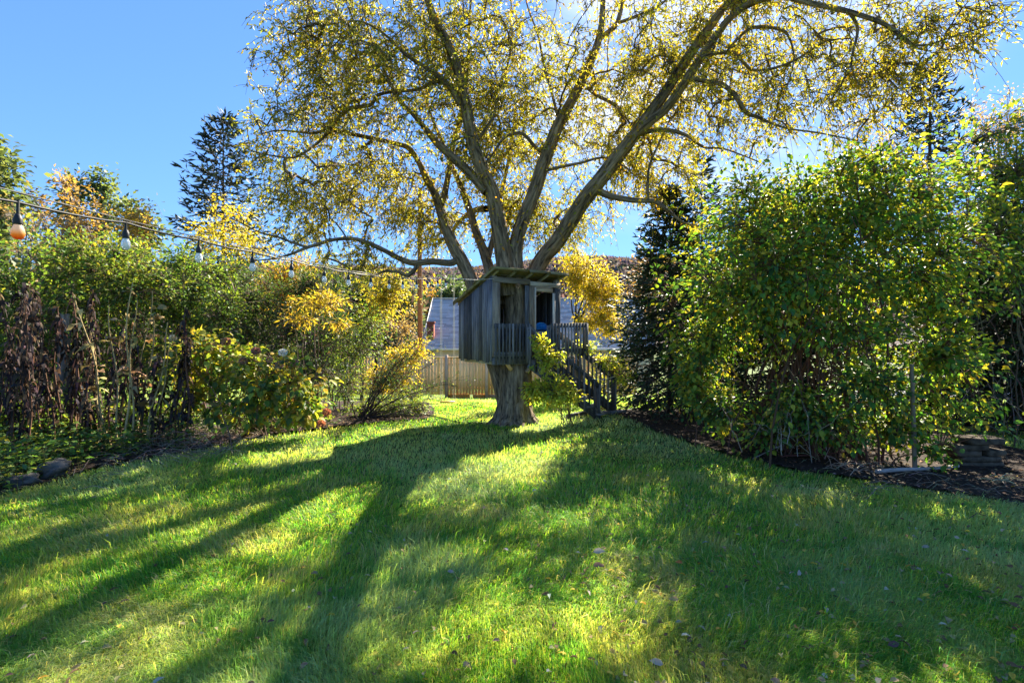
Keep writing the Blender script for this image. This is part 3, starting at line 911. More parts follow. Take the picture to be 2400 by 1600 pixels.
nodes = np.concatenate(nodes); node_r = np.concatenate(node_r)
# grow: nearest twig tip first, always from the nearest wood already there
d0 = np.array([np.min(((nodes - a) ** 2).sum(1)) for a in att])
order = np.argsort(d0)
cap = 40000
NP = np.zeros((cap, 3)); NR = np.zeros(cap); par = -np.ones(cap, int)
nn = len(nodes); NP[:nn] = nodes; NR[:nn] = np.minimum(node_r, .05)
n0 = nn
paths = []
for ai in order:
    a = att[ai]
    dv = NP[:nn] - a
    dist = np.sqrt((dv * dv).sum(1))
    up = np.clip(NP[:nn, 2] - a[2], 0, None)
    j = int(np.argmin(dist + .25 * up))
    L = dist[j]
    if L < .08: continue
    m = max(3, int(L / .16) + 2)
    t = np.linspace(0, 1, m)[:, None]
    mid = (NP[j] + a) / 2 + np.array([0, 0, .16 * L]) + rg.normal(0, .08 * L, 3)
    pts = NP[j] * (1 - t) ** 2 + 2 * mid * t * (1 - t) + a * t ** 2
    pts[1:-1] += rg.normal(0, .014, (m - 2, 3))
    ids = np.arange(nn, nn + m - 1)
    NP[ids] = pts[1:]; par[ids] = np.concatenate([[j], ids[:-1]])
    nn += m - 1
    paths.append((pts, j, ids))
load = np.zeros(nn)
for pts, j, ids in paths: load[ids[-1]] += 1
for i in range(nn - 1, n0 - 1, -1):
    load[par[i]] += load[i]
rad = .0052 * np.maximum(load, 1) ** .46
# constant-length chunks for the batch tube builder
g = Geo()
for pts, j, ids in paths:
    r = np.concatenate([[rad[ids[0]]], rad[ids]])
    tubes(g, pts, r, 4 if r[0] < .02 else 6, (.09, .07, .055))
g.build("branches", M_BARK, tree, True)

# hanging sprays of twigs with leaves
C = att
nt = 6
ci = np.repeat(np.arange(NATT), nt); n = len(ci)
dirn = nrm(rdir(n, rg) + nrm(C[ci] - np.array([0.2, 9.5, 5.0])) * .4)
ln = rg.uniform(.22, .6, n)
k4 = np.linspace(0, 1, 5)[None, :, None]
TW = C[ci][:, None] + dirn[:, None] * ln[:, None, None] * k4 + np.array([0, 0, -1.]) * (ln * rg.uniform(.2, .75, n))[:, None, None] * k4 ** 2
g = Geo()
tubes(g, TW, np.array([[.0044, .004, .0034, .0028, .002]]), 3, (.075, .058, .045))
g.build("twigs", M_STEM, tree)
PAL_CROWN = [((.24, .26, .04), 5), ((.34, .32, .035), 4), ((.14, .18, .04), 3), ((.44, .33, .035), 1.6), ((.11, .08, .045), 2.0)]
per = 8
li = np.repeat(np.arange(n), per); m = len(li)
u = rg.uniform(.1, 1.0, m) * 4
i0 = np.minimum(u.astype(int), 3); fr = (u - i0)[:, None]
pos = TW[li, i0] * (1 - fr) + TW[li, i0 + 1] * fr
tang = nrm(TW[li, i0 + 1] - TW[li, i0])
ax = nrm(tang * .5 + rdir(m, rg) * .8 + np.array([0, 0, -.45]))
tone = (fbm(pos[:, 0] * .7, pos[:, 2] * .7, 71) - .5)
col = palette(PAL_CROWN, m, rg, .2) * .6 + palette(PAL_CROWN, NATT, rg, .1)[ci[li]] * .4
# yellower to the right and low inside the crown
yel = np.clip(.24 + .05 * pos[:, 0] + tone * 1.2, 0, .7)[:, None]
col = col * (1 - yel * .5) + np.array([.42, .31, .03]) * yel * .5
g = Geo()
nearsz = np.clip(.35 + pos[:, 1] * .07, .7, 1.05)
leaves(g, pos, ax, rdir(m, rg), rg.uniform(.038, .12, m) * nearsz, rg.uniform(.018, .038, m) * nearsz, col)
# leafy shoots straight out of the limbs
ok = np.where((node_r < .2) & (nodes[:, 2] > 3.4) & (nodes[:, 2] < 9))[0]
ii = rg.choice(ok, 5200)
pos = nodes[ii] + rdir(5200, rg) * (node_r[ii] + rg.uniform(.02, .16, 5200))[:, None]
leaves(g, pos, nrm(rdir(5200, rg) + [0, 0, -.5]), rdir(5200, rg), rg.uniform(.06, .11, 5200), rg.uniform(.025, .045, 5200),
       palette([((.34, .25, .03), 3), ((.2, .2, .035), 3), ((.42, .25, .03), 1)], 5200, rg))
g.build("crown", M_LEAF, tree)

# ================================================================== built things
BOX_CACHE = {}


def box_mesh(w, t, L, mat, cut=0.0):
    """board centred on its axis, length along z from 0 to L; cut > 0 slopes the top across the width"""
    key = (round(w, 3), round(t, 3), round(L, 3), mat.name, round(cut, 3))
    if key in BOX_CACHE: return BOX_CACHE[key]
    a, b = w / 2, t / 2
    c = min(.0035, a * .3, b * .3)
    # bevelled cross-section
    sec = [(-a + c, -b), (a - c, -b), (a, -b + c), (a, b - c), (a - c, b), (-a + c, b), (-a, b - c), (-a, -b + c)]
    v = [(x, y, 0) for x, y in sec] + [(x, y, L + cut * x / w) for x, y in sec]
    g = Geo()
    q = [(i, (i + 1) % 8, 8 + (i + 1) % 8, 8 + i) for i in range(8)]
    caps = [(0, 7, 6, 1), (1, 6, 5, 2), (2, 5, 4, 3)]
    q += caps + [(8 + d, 8 + c_, 8 + b_, 8 + a_) for a_, b_, c_, d in caps]
    g.add(v, q, None)
    me = g.mesh("board"); me.materials.append(mat)
    BOX_CACHE[key] = me
    return me


def board(name, p0, p1, w, t, face, mat, parent=None, cut=0.0, label=None):
    """a board from p0 to p1, w wide, t thick, its broad side looking along face"""
    p0 = Vector([float(a) for a in p0]); p1 = Vector([float(a) for a in p1]); z = (p1 - p0); L = z.length; z.normalize()
    f = Vector([float(a) for a in face]); y = (f - z * f.dot(z)).normalized(); x = y.cross(z)
    M = Matrix(((x.x, y.x, z.x, p0.x), (x.y, y.y, z.y, p0.y), (x.z, y.z, z.z, p0.z), (0, 0, 0, 1)))
    o = bpy.data.objects.new(name, box_mesh(w, t, L, mat, cut))
    link(o, parent, M)
    if label: o["label"] = label
    return o


rb = np.random.default_rng(303)
# ------------------------------------------------------------------ treehouse
TH = math.radians(29)
fx = np.array([math.cos(TH), math.sin(TH), 0]); fb = np.array([-math.sin(TH), math.cos(TH), 0]); fn = -fb; UP = np.array([0, 0, 1.])
HA = np.array([-0.362, 8.93, 0])
HW, HD = 1.50, 1.55
ZB, ZT, ZBK = 1.30, 2.84, 2.42          # floor, front top, back top


def H(u, v, z):
    return HA + fx * u + fb * v + UP * z


house = thing("treehouse", "weathered grey board treehouse with slanted mossy roof built round the trunk", "treehouse", H(HW / 2, HD / 2, ZB))
# floor boards and joists (leaving room for the trunk)
nb = 12
for i in range(nb):
    v = (i + .5) / nb * HD
    if .12 < v < .92:
        board("floor_board", H(0.02, v, ZB), H(.25, v, ZB), HD / nb - .006, .03, UP, M_GREYWOOD, house)
        board("floor_board", H(1.07, v, ZB), H(HW - .02, v, ZB), HD / nb - .006, .03, UP, M_GREYWOOD, house)
    else:
        board("floor_board", H(0.02, v, ZB), H(HW - .02, v, ZB), HD / nb - .006, .03, UP, M_GREYWOOD, house)
for u in (.12, .27, 1.10, HW - .12):
    board("joist", H(u, .03, ZB - .075), H(u, HD - .03, ZB - .075), .115, .04, fx, M_BROWNWOOD, house)
board("rim_beam", H(0.0, .02, ZB - .075), H(HW, .02, ZB - .075), .12, .04, fn, M_RAILWOOD, house)
# posts
for (u, v, zt) in ((.045, .045, ZT - .02), (HW - .045, .045, ZT - .02), (.045, HD - .045, ZBK - .03), (HW - .045, HD - .045, ZBK - .03)):
    board("post", H(u, v, ZB + .016), H(u, v, zt), .09, .09, fn, M_BROWNWOOD, house)


def roof_z(v):
    return ZT + (ZBK - ZT) * (v / HD)


# left wall: vertical boards of uneven width
v = 0.0
while v < HD - .04:
    w = min(rb.uniform(.10, .17), HD - v)
    vc = v + w / 2
    slope = (ZBK - ZT) / HD * w
    drop = rb.uniform(-.045, .03)
    board("wall_board", H(-.012 - rb.uniform(0, .006), vc, ZB - .06 + drop), H(-.012, vc, roof_z(vc) - .03), w - rb.uniform(.004, .009), .022, -fx, M_GREYWOOD, house, cut=slope)
    v += w
# right and back walls
v = .0
while v < HD - .04:
    w = min(rb.uniform(.11, .16), HD - v); vc = v + w / 2
    board("wall_board", H(HW + .012, vc, ZB - .05), H(HW + .012, vc, roof_z(vc) - .03), w - .006, .022, fx, M_GREYWOOD, house)
    v += w
u = .0
while u < HW - .04:
    w = min(rb.uniform(.11, .16), HW - u); uc = u + w / 2
    board("wall_board", H(uc, HD + .012, ZB - .05), H(uc, HD + .012, ZBK - .04), w - rb.uniform(.004, .012), .022, fb, M_GREYWOOD, house)
    u += w
# front: framing of the open bay and the doorway
yo = -.016
board("frame_board", H(.075, yo, ZB + .02), H(.075, yo, ZT - .15), .15, .024, fn, M_BROWNWOOD, house)
board("header_board", H(.0, yo, ZT - .092), H(.80, yo, ZT - .10), .105, .024, fn, M_BROWNWOOD, house)
board("header_board", H(.804, yo, ZT - .125), H(HW, yo, ZT - .135), .085, .024, fn, M_BROWNWOOD, house)
board("frame_board", H(.735, yo, ZB - .02), H(.735, yo, ZT - .17), .09, .024, fn, M_GREYWOOD, house)
board("frame_board", H(.84, yo - .006, ZB - .02), H(.84, yo - .006, ZT - .18), .11, .03, fn, M_BROWNWOOD, house)
board("frame_board", H(.915, yo, ZB), H(.915, yo, ZT - .19), .034, .03, fn, M_BROWNWOOD, house)
board("door_lintel", H(.935, yo, ZT - .225), H(1.32, yo, ZT - .23), .10, .024, fn, M_BROWNWOOD, house)
board("frame_board", H(1.355, yo + .002, ZB), H(1.355, yo + .002, ZT - .285), .06, .024, fn, M_BROWNWOOD, house)
board("frame_board", H(1.445, yo, ZB - .02), H(1.445, yo, ZT - .19), .115, .024, fn, M_GREYWOOD, house)
board("kick_panel", H(1.085, yo + .03, ZB + .02), H(1.085, yo + .03, ZB + .50), .32, .02, fn, plain_mat("pale_plywood", (.33, .31, .28), .8, .2, .2, 10), house, label="pale plywood panel across the foot of the doorway")
# roof: boards running along the front, overlapping down the slope, on rafters
sl = math.atan2(ZT - ZBK, HD)
rn = UP * math.cos(sl) + fn * -math.sin(sl) * -1 * -1
rn = UP * math.cos(sl) + fb * math.sin(sl)
for u in (.02, .38, .75, 1.12, HW - .02):
    board("rafter", H(u, -.2, roof_z(-.2) + .0), H(u, HD + .1, roof_z(HD + .1) + .0), .035, .05, rn, M_ROOFWOOD, house)
nr_ = 14; v0, v1 = -.22, HD + .12
for i in range(nr_):
    vc = v0 + (i + .5) / nr_ * (v1 - v0)
    lift = .040 + .010 * (i % 2)
    jl, jr = rb.uniform(-.03, .03, 2)
    zz = roof_z(vc) + lift
    board("roof_board", H(-.10 + jl, vc, zz + rb.uniform(-.004, .004)), H(HW + .07 + jr, vc, zz + rb.uniform(-.012, .004)), (v1 - v0) / nr_ * 1.12, .019, rn, M_ROOFWOOD, house)
board("verge_board", H(-.085, -.23, roof_z(-.23) + .02), H(-.085, HD + .14, roof_z(HD + .14) + .02), .055, .022, -fx, M_ROOFWOOD, house)
board("fascia_board", H(-.09, -.232, roof_z(-.23) + .025), H(.62, -.232, roof_z(-.23) + .02), .05, .02, fn, M_ROOFWOOD, house)
board("fascia_board", H(.66, -.238, roof_z(-.23) + .012), H(1.10, -.238, roof_z(-.23) + .02), .05, .02, fn, M_ROOFWOOD, house)
board("fascia_board", H(1.13, -.232, roof_z(-.23) + .02), H(HW + .06, -.232, roof_z(-.23) - .005), .05, .02, fn, M_ROOFWOOD, house)
# brace from the floor down to the trunk
board("brace", H(.30, .04, ZB - .08), np.array([-.02, 9.20, 1.06]), .06, .06, fn, M_FENCE, house, label="yellowish diagonal brace under the floor")
board("brace", H(.95, .04, ZB - .08), np.array([.28, 9.26, 1.02]), .06, .06, fn, M_BROWNWOOD, house)
# balustrade across the open bay
zr = P(1200, 760, 8.9)[2]
board("rail", H(.0, -.075, zr - .03), H(.80, -.075, zr - .035), .085, .035, fn, M_RAILWOOD, house)
board("rail", H(.0, -.075, ZB + .06), H(.80, -.075, ZB + .06), .085, .035, fn, M_RAILWOOD, house)
for i in range(11):
    u = .02 + i * .072
    board("baluster", H(u, -.105, ZB - .12 + rb.uniform(-.02, .015)), H(u + rb.uniform(-.006, .006), -.105, zr + .02), .034, .026, fn, M_RAILWOOD, house)
# landing and the flight of stairs down to the right
S0 = P(1241, 766, 8.98); S1 = P(1403, 902, 9.55)         # near handrail
T0 = P(1288, 762, 9.30); T1 = P(1441, 885, 9.98)         # far handrail
n0 = np.array([S0[0], S0[1], 0]); n1 = np.array([S1[0], S1[1], 0]); f0 = np.array([T0[0], T0[1], 0]); f1 = np.array([T1[0], T1[1], 0])
sd = nrm(n1 - n0); so = np.array([sd[1], -sd[0], 0])
board("handrail", S0 + [0, 0, -.02], S1 + [0, 0, -.02], .09, .032, so, M_RAILWOOD, house)
board("handrail", T0 + [0, 0, -.03], T1 + [0, 0, -.03], .11, .032, so, M_RAILWOOD, house, label="broad grey far handrail")
zg1 = float(gz(n1[0], n1[1])); zg2 = float(gz(f1[0], f1[1]))
RA = .60
for (a, b, nbal) in ((S0, S1, 14), (T0, T1, 17)):
    for i in range(nbal):
        t = i / (nbal - 1)
        p = a + (b - a) * t
        zl = max(p[2] - RA - .16 + rb.uniform(-.02, .02), float(gz(p[0], p[1])) - .02)
        q = np.array([p[0], p[1], 0]) + so * .032
        board("baluster", q + UP * zl, q + UP * (p[2] + .005), .034, .026, so, M_RAILWOOD, house)
board("newel", n1 - so * .035 + UP * (zg1 - .1), n1 - so * .035 + UP * (S1[2] + .03), .07, .07, so, M_RAILWOOD, house)
board("newel", f1 - so * .035 + UP * (zg2 - .1), f1 - so * .035 + UP * (T1[2] + .02), .07, .07, so, M_RAILWOOD, house)
board("newel", n0 - so * .035 + UP * (ZB - .1), n0 - so * .035 + UP * (S0[2] + .0), .07, .07, so, M_RAILWOOD, house)
board("newel", f0 - so * .035 + UP * (ZB - .1), f0 - so * .035 + UP * (T0[2] + .0), .07, .07, so, M_RAILWOOD, house)
board("stringer", S0 * [1, 1, 0] + UP * (ZB - .10), n1 + UP * (zg1 + .06), .18, .035, so, M_RAILWOOD, house)
board("stringer", T0 * [1, 1, 0] + UP * (ZB - .10), f1 + UP * (zg2 + .06), .18, .035, so, M_RAILWOOD, house)
ns = 7
for i in range(1, ns + 1):
    t = i / (ns + .6)
    a = n0 + (n1 - n0) * t; b = f0 + (f1 - f0) * (t - .06)
    zz = ZB - .02 + (zg1 + .02 - ZB) * t
    m = .04
    board("tread", a + (b - a) * m + UP * zz, b - (b - a) * m + UP * zz, .22, .035, UP, M_RAILWOOD, house)
# landing boards
for i in range(5):
    t = (i + .5) / 5
    a = H(.80, -.10, ZB) + (n0 + UP * ZB - H(.80, -.10, ZB)) * 0
    board("landing_board", H(.82, -.03 - t * .30, ZB - .01), H(1.62, -.03 - t * .30, ZB - .01), .058, .028, UP, M_RAILWOOD, house)
board("rim_beam", H(.80, -.35, ZB - .09), H(1.60, -.35, ZB - .09), .12, .035, fn, M_RAILWOOD, house)
# rail of the landing beyond the house corner
q0 = P(1290, 759, 9.26); q1 = P(1375, 758, 9.62)
board("rail", q0 + [0, 0, -.03], q1 + [0, 0, -.03], .085, .03, fn, M_RAILWOOD, house)
board("rail", q0 + [0, 0, -.52], q1 + [0, 0, -.52], .08, .03, fn, M_RAILWOOD, house)
for i in range(12):
    p = q0 + (q1 - q0) * (i + .6) / 12 + fn * .03
    board("baluster", p + [0, 0, -.60], p + [0, 0, .01], .036, .026, fn, M_RAILWOOD, house)
board("landing_post", [q1[0], q1[1] + .05, q1[2] - .62], [q1[0], q1[1] + .05, q1[2]], .06, .06, fn, M_RAILWOOD, house)

# blue plastic toy in the doorway: a ribbed half-disc shell
bt = Geo()
ang = np.linspace(0, np.pi, 25)
prof = [(1.0, 0.0), (1.0, .035), (.93, .05), (.90, .03), (.0, .022)]
vs = []; qs = []
for k, (s, d) in enumerate(prof):
    for a in ang: vs.append((math.cos(a) * .155 * s, -d, math.sin(a) * .145 * s))
for k in range(len(prof) - 1):
    for i in range(24):
        b = k * 25 + i; qs.append((b, b + 1, b + 26, b + 25))
bt.add(vs, qs)
M_BLUE = plain_mat("blue_plastic", (.01, .19, .55), .3, .5, .08, 3)
tb = H(1.085, .055, ZB + .53)
toy = thing("toy_shell", "bright blue ribbed plastic half disc standing in the treehouse doorway", "toy", tb)
o = bpy.data.objects.new("rim", bt.mesh("rim", True)); o.data.materials.append(M_BLUE)
Mt = Matrix.Translation(Vector([float(a) for a in tb])) @ Matrix.Rotation(TH, 4, 'Z')
link(o, toy, Mt)
for i in range(7):
    xx = -.111 + i * .037
    hh = .137 * math.sqrt(max(.02, 1 - (xx / .148) ** 2)) * .80
    rb_ = bpy.data.objects.new("rib", box_mesh(.011, .02, round(hh, 3), M_BLUE))
    link(rb_, toy, Mt @ Matrix.Translation((xx, -.036, .004)))

# dried flower bunch hung from the header
def tuft(name, label, cat, c, r, n, pal, seed, ll, mat=None, stem=None):
    rg_ = np.random.default_rng(seed)
    g = Geo(); d = rdir(n, rg_)
    leaves(g, c + d * r * rg_.uniform(.1, .5, (n, 1)), d, rdir(n, rg_), np.full(n, ll) * rg_.uniform(.7, 1.2, n), np.full(n, ll * .5), palette(pal, n, rg_))
    if stem is not None: tubes(g, np.array([stem, (stem + c) / 2 + [.01, 0, 0], c]), np.array([.004, .003, .003]), 5, (.25, .2, .13))
    return tag(g.build(name, mat or M_DEAD), label, cat)


hh = H(.52, -.05, ZT - .19)
tuft("dried_bunch", "small tan dried flower bunch hanging from the treehouse header board", "dried flowers", hh, .045, 70,
     [((.45, .32, .22), 1), ((.35, .22, .13), 1)], 5, .04, stem=hh + np.array([0, .03, .09]))
tuft("pink_bloom", "small faded pink cloth flower lying on the treehouse roof edge", "decoration", H(.60, .05, roof_z(.05) + .10), .06, 90,
     [((.6, .34, .36), 2), ((.65, .5, .48), 1)], 6, .05)

# cord between the stair rails
g = Geo()
c0 = P(1388, 888, 9.47); c1 = P(1441, 882, 9.95)
tubes(g, catmull([c0, (c0 + c1) / 2 + [0, 0, -.035], c1], 6), np.full(13, .006), 6, (.75, .73, .68), cap=True)
tag(g.build("rope", M_STEM, None, True), "white cord tied across the foot of the treehouse stairs", "rope")

# edging timbers beside the stairs
for (a, b, lab) in (((1330, 984, 9.75), (1383, 970, 10.2), "pale weathered edging log on the grass left of the stair foot"),
                    ((1424, 979, 9.9), (1466, 976, 10.0), "short grey edging timber at the stair foot by the dark spruce")):
    pa = P(*a); pb = P(*b)
    pa[2] = gz(pa[0], pa[1]) + .045; pb[2] = gz(pb[0], pb[1]) + .045
    tag(board("edging_timber", pa, pb, .09, .08, UP, M_RAILWOOD), lab, "edging timber")

# ------------------------------------------------------------------ picket fence at the back of the yard
FY = 20.4


def fz(x): return float(gz(x, FY))


fence = thing("picket_fence", "tan wooden board fence across the back of the yard", "fence", (0, FY, fz(0)))
x = -7.0
i = 0
ztop = P(1100, 838, FY)[2]
while x < 5.2:
    w = rb.uniform(.125, .14)
    board("picket", (x + w / 2, FY - .02, fz(x) + .02 + .16), (x + w / 2, FY - .02, ztop + rb.uniform(-.012, .012)), round(w - .009, 2), .02, (0, -1, 0), M_FENCE, fence)
    x += w
board("top_cap", (-7.0, FY - .02, ztop + .025), (5.2, FY - .02, ztop + .025), .10, .03, UP, M_FENCE, fence)
board("rail", (-7.0, FY + .03, fz(0) + .45), (5.2, FY + .03, fz(0) + .45), .09, .035, (0, -1, 0), M_POST, fence)
board("rail", (-7.0, FY + .03, ztop - .25), (5.2, FY + .03, ztop - .25), .09, .035, (0, -1, 0), M_POST, fence)
for px in (850, 945, 1047, 1141, 1234, 1330, 1425):
    X = (px - 1200) / F * FY
    board("post", (X, FY - .085, fz(X) - .1), (X, FY - .085, ztop + .12), .115, .10, (0, -1, 0), M_POST, fence)
for a, b in ((1105, 1141), (1141, 1234), (1047, 1105)):
    xa, xb = (a - 1200) / F * FY + .06, (b - 1200) / F * FY - .06
    board("gravel_board", (xa, FY - .06, fz(xa) + .10), (xb, FY - .06, fz(xb) + .10), .17, .035, (0, -1, 0), M_POST, fence)

# ------------------------------------------------------------------ swing hung from the tree
sw = P(1049, 941, 14.0)
top_l = np.array([sw[0] - .05, 12.9, 5.6])
swing = thing("rope_swing", "yellow board swing hanging on thin pale ropes in front of the fence", "swing", sw)
board("seat", sw + [-.21, 0, 0], sw + [.21, 0, 0], .16, .035, UP, plain_mat("yellow_paint", (.55, .36, .03), .5, .4, .15, 8), swing)
for sx in (-.19, .19):
    for dy, dx in ((-.06, -.035), (.06, .035)):
        g = Geo()
        pt = np.array([sw[0] + sx * .95 + dx * .1, sw[1], 4.6])
        b_ = sw + [sx + dx * .6, dy, 0]
        tubes(g, np.array([b_, b_ + (pt - b_) * .5, pt]), np.array([.006, .006, .006]), 6, (.72, .68, .58), cap=True)
        g.build("rope", M_STEM, swing, True)
# bough that carries the swing (part of the big tree)
g = Geo()
cr = catmull([[-.55, 10.4, 4.45], [-.9, 11.2, 4.62], [-1.4, 12.6, 4.70], [sw[0], 14.0, 4.62], [-2.5, 15.2, 4.8]], 8)
tubes(g, cr, np.linspace(.075, .03, len(cr)), 10, (.3, .25, .2), .05)
g.build("limb", M_BARK, tree, True)

# ------------------------------------------------------------------ neighbour's house
M_SHINGLE = attr_mat("grey_shingle", .9, .15)
M_SIDING = plain_mat("cream_siding", (.52, .48, .40), .8, .2, .06, 2)
M_WHITE = plain_mat("white_trim", (.68, .67, .64), .6, .3, .05, 3)
M_BRICK = plain_mat("brick_red", (.20, .066, .04), .9, .1, .45, 12, .4)
M_GLASS = plain_mat("window_glass", (.03, .04, .05), .08, .8, .2, 2)
ex0, ex1 = -5.85, 9.3; ey, ry = 31.0, 36.0
ez = P(0, 817, ey)[2]; rz = P(0, 701, ry)[2]
nh = thing("neighbour_house", "house with long grey shingled roof beyond the fence", "house", (1.7, 33, -1.6))
g = Geo()
ncr = 34
rgs = np.random.default_rng(9)
for i in range(ncr):
    t0, t1 = i / ncr, (i + 1.25) / ncr
    y0 = ey + (ry - ey) * t0; z0 = ez + (rz - ez) * t0
    y1 = ey + (ry - ey) * min(t1, 1); z1 = ez + (rz - ez) * min(t1, 1)
    xx = ex0 + rgs.uniform(0, .4)
    xl = ex0
    while xl < ex1:
        xr = min(xl + rgs.uniform(.45, .95), ex1)
        c = np.array([.42, .42, .44]) * rgs.uniform(.72, 1.22)
        h0 = .055 + rgs.uniform(0, .012)
        g.add([(xl, y0, z0 + h0), (xr - .012, y0, z0 + h0), (xr - .012, y1, z1 + .012), (xl, y1, z1 + .012), (xl, y0, z0 + .0), (xr - .012, y0, z0 + .0)],
              [(0, 1, 2, 3), (4, 5, 1, 0)], None, c)
        xl = xr
g.build("shingles", M_SHINGLE, nh, kind="stuff")
g = Geo()
g.add([(ex0 - .02, ey - .03, ez - .05), (ex1 + .02, ey - .03, ez - .05), (ex1 + .02, ry, rz), (ex0 - .02, ry, rz),
       (ex0 - .02, 41, ez - .05), (ex1 + .02, 41, ez - .05)], [(0, 1, 2, 3), (3, 2, 5, 4), (0, 4, 5, 1)], None, (.2, .2, .21))
g.build("roof_deck", M_SHINGLE, nh)
for nm, (xa, ya, za), (xb, yb, zb), w, t, fc, mt in (
        ("gutter", (ex0, ey - .08, ez - .03), (ex1, ey - .08, ez - .03), .12, .10, (0, -1, 0), M_WHITE),
        ("ridge_cap", (ex0, ry, rz + .07), (ex1, ry, rz + .07), .22, .05, UP, M_WHITE),
        ("rake_board", (ex0 - .04, ey, ez), (ex0 - .04, ry, rz + .02), .16, .03, (-1, 0, 0), M_WHITE),
        ("rake_board", (ex1 + .04, ey, ez), (ex1 + .04, ry, rz + .02), .16, .03, (1, 0, 0), M_WHITE)):
    board(nm, (xa, ya, za), (xb, yb, zb), w, t, fc, mt, nh)
g = Geo()
wy = ey + .35
for (a, b) in (((ex0 + .3, wy), (ex1 - .3, wy)), ((ex1 - .3, wy), (ex1 - .3, 40.6)), ((ex0 + .3, 40.6), (ex0 + .3, wy))):
    g.add([(*a, -2.6), (*b, -2.6), (*b, ez - .02), (*a, ez - .02)], [(0, 1, 2, 3)], None)
for X in (ex0 + .3, ex1 - .3):
    g.add([(X, wy, ez - .02), (X, 40.6, ez - .02), (X, ry, rz - .1)], None, [(0, 1, 2)], None)
g.build("wall", M_SIDING, nh)
for px in (1455, 1478, 1402):
    X = (px - 1200) / F * 31.3
    fr = board("window", (X, wy - .03, -.55), (X, wy - .03, .72), .62, .05, (0, -1, 0), M_WHITE, nh)
    board("pane", (X, wy - .06, -.48), (X, wy - .06, .66), .5, .02, (0, -1, 0), M_GLASS, fr)
# skylight on the slope
tt = .93
sk = np.array([(1387 - 1200) / F * 35.4, ey + (ry - ey) * .93, ez + (rz - ez) * .93 + .09])
ro = np.array([0, -(rz - ez), (ry - ey)]); ro = ro / np.linalg.norm(ro); rs = np.array([0, ry - ey, rz - ez]); rs = rs / np.linalg.norm(rs)
board("skylight", sk - rs * .35, sk + rs * .15, .42, .08, ro, M_GLASS, nh)
# brick chimney at the lower left of the roof
cx0 = (1009.5 - 1200) / F * 31.9
ch = board("chimney", (cx0, 31.95, -1.4), (cx0, 31.95, P(0, 757, 31.9)[2]), .44, .44, (0, -1, 0), M_BRICK, nh)
board("chimney_cap", (cx0, 31.95, P(0, 757, 31.9)[2] + .001), (cx0, 31.95, P(0, 757, 31.9)[2] + .09), .54, .54, (0, -1, 0), M_BRICK, ch)

# ------------------------------------------------------------------ utility pole and flag
px_ = (984 - 1200) / F * 24.0
zg = float(gz(px_, 24))
pole = thing("utility_pole", "tall bare reddish brown wooden utility pole behind the fence", "pole", (px_, 24, zg))
M_POLE = bark_mat("pole_wood", (.20, .085, .035), (.42, .20, .095), 8, .05, .3)
g = Geo()
zs = np.linspace(zg - .5, 9.2, 12)
tubes(g, np.stack([np.full(12, px_) + .01 * np.sin(zs), np.full(12, 24.), zs], 1), np.linspace(.135, .10, 12), 14, (.4, .2, .1), cap=True)
g.build("shaft", M_POLE, pole, True)
fl = thing("flag", "furled red and white striped flag hanging beside the utility pole", "flag", P(976, 826, 23.6))
nz_, nx_ = 26, 22
zz = np.linspace(P(0, 790, 23.6)[2], P(0, 828, 23.6)[2], nz_)
vv = np.zeros((nz_, nx_, 3)); cc = np.zeros((nz_, nx_, 3))
for i in range(nz_):
    s = np.linspace(0, 1, nx_)
    wd = .10 + .16 * (i / nz_) ** .7
    vv[i, :, 0] = (976 - 1200) / F * 23.6 - wd * .5 + s * wd + .02 * math.sin(i * .5)
    vv[i, :, 1] = 23.6 + .055 * np.sin(s * 19 + i * .12)
    vv[i, :, 2] = zz[i]
    st = ((s * 7 + i * .05).astype(int) % 2)[:, None]
    cc[i] = np.where(st, [.55, .03, .06], [.62, .58, .58])
ii = np.arange(nz_ * nx_).reshape(nz_, nx_)
g = Geo(); g.add(vv, np.stack([ii[:-1, :-1], ii[:-1, 1:], ii[1:, 1:], ii[1:, :-1]], -1).reshape(-1, 4), None, cc.reshape(-1, 3))
g.build("cloth", M_DEAD, fl, True)
g = Geo(); a = P(970, 788, 23.6); b = np.array([px_ - .1, 23.9, a[2] + .06])
tubes(g, np.array([a, (a + b) / 2, b]), np.array([.02, .02, .02]), 8, (.5, .48, .45), cap=True)
g.build("staff", M_STEM, fl, True)

# ------------------------------------------------------------------ string of lights
BULBS = [(42, 474), (295, 522), (466, 562), (592, 590), (683, 610), (760, 626), (817, 637), (869, 644), (912, 650), (944, 652), (976, 653), (1003, 653), (1026, 652), (1045, 652)]
D0 = 1.455
at = []
for i, (px, py) in enumerate(BULBS): at.append(P(px, py, D0 * (1 + .234 * i)))
at = np.array(at)
end = H(.0, -.06, ZT - .09)
string = thing("string_lights", "string of bare filament bulbs in black sockets running to the treehouse corner", "string lights", at[0])
pre = at[0] - (at[1] - at[0]) * 1.0
cpts = []
seq = np.concatenate([[pre], at])
for i in range(len(seq) - 1):
    a, b = seq[i], seq[i + 1]
    sag = .020 * np.linalg.norm(b - a) * (1 if i else .6)
    for t in np.linspace(0, 1, 7, endpoint=False):
        cpts.append(a + (b - a) * t + np.array([0, .004 * math.sin(i * 2 + t * 6), -sag * 4 * t * (1 - t)]))
cpts.append(at[-1])
g = Geo(); cp = np.array(cpts)
tubes(g, cp, np.full(len(cp), .0042), 6, (.012, .012, .013))
M_BLACK = attr_mat("black_rubber", .55, .4)
g.build("cable", M_BLACK, string, True)
g = Geo()
gp = [pre + [0, 0, .035 + .03]] + [a + np.array([0, 0, .008]) for a in at[1:]]
gp = np.array([P(-60, 425, 1.36)] + [a + np.array([0, 0, .010]) for a in at[1:]])
tubes(g, gp, np.full(len(gp), .0022), 5, (.06, .06, .06))
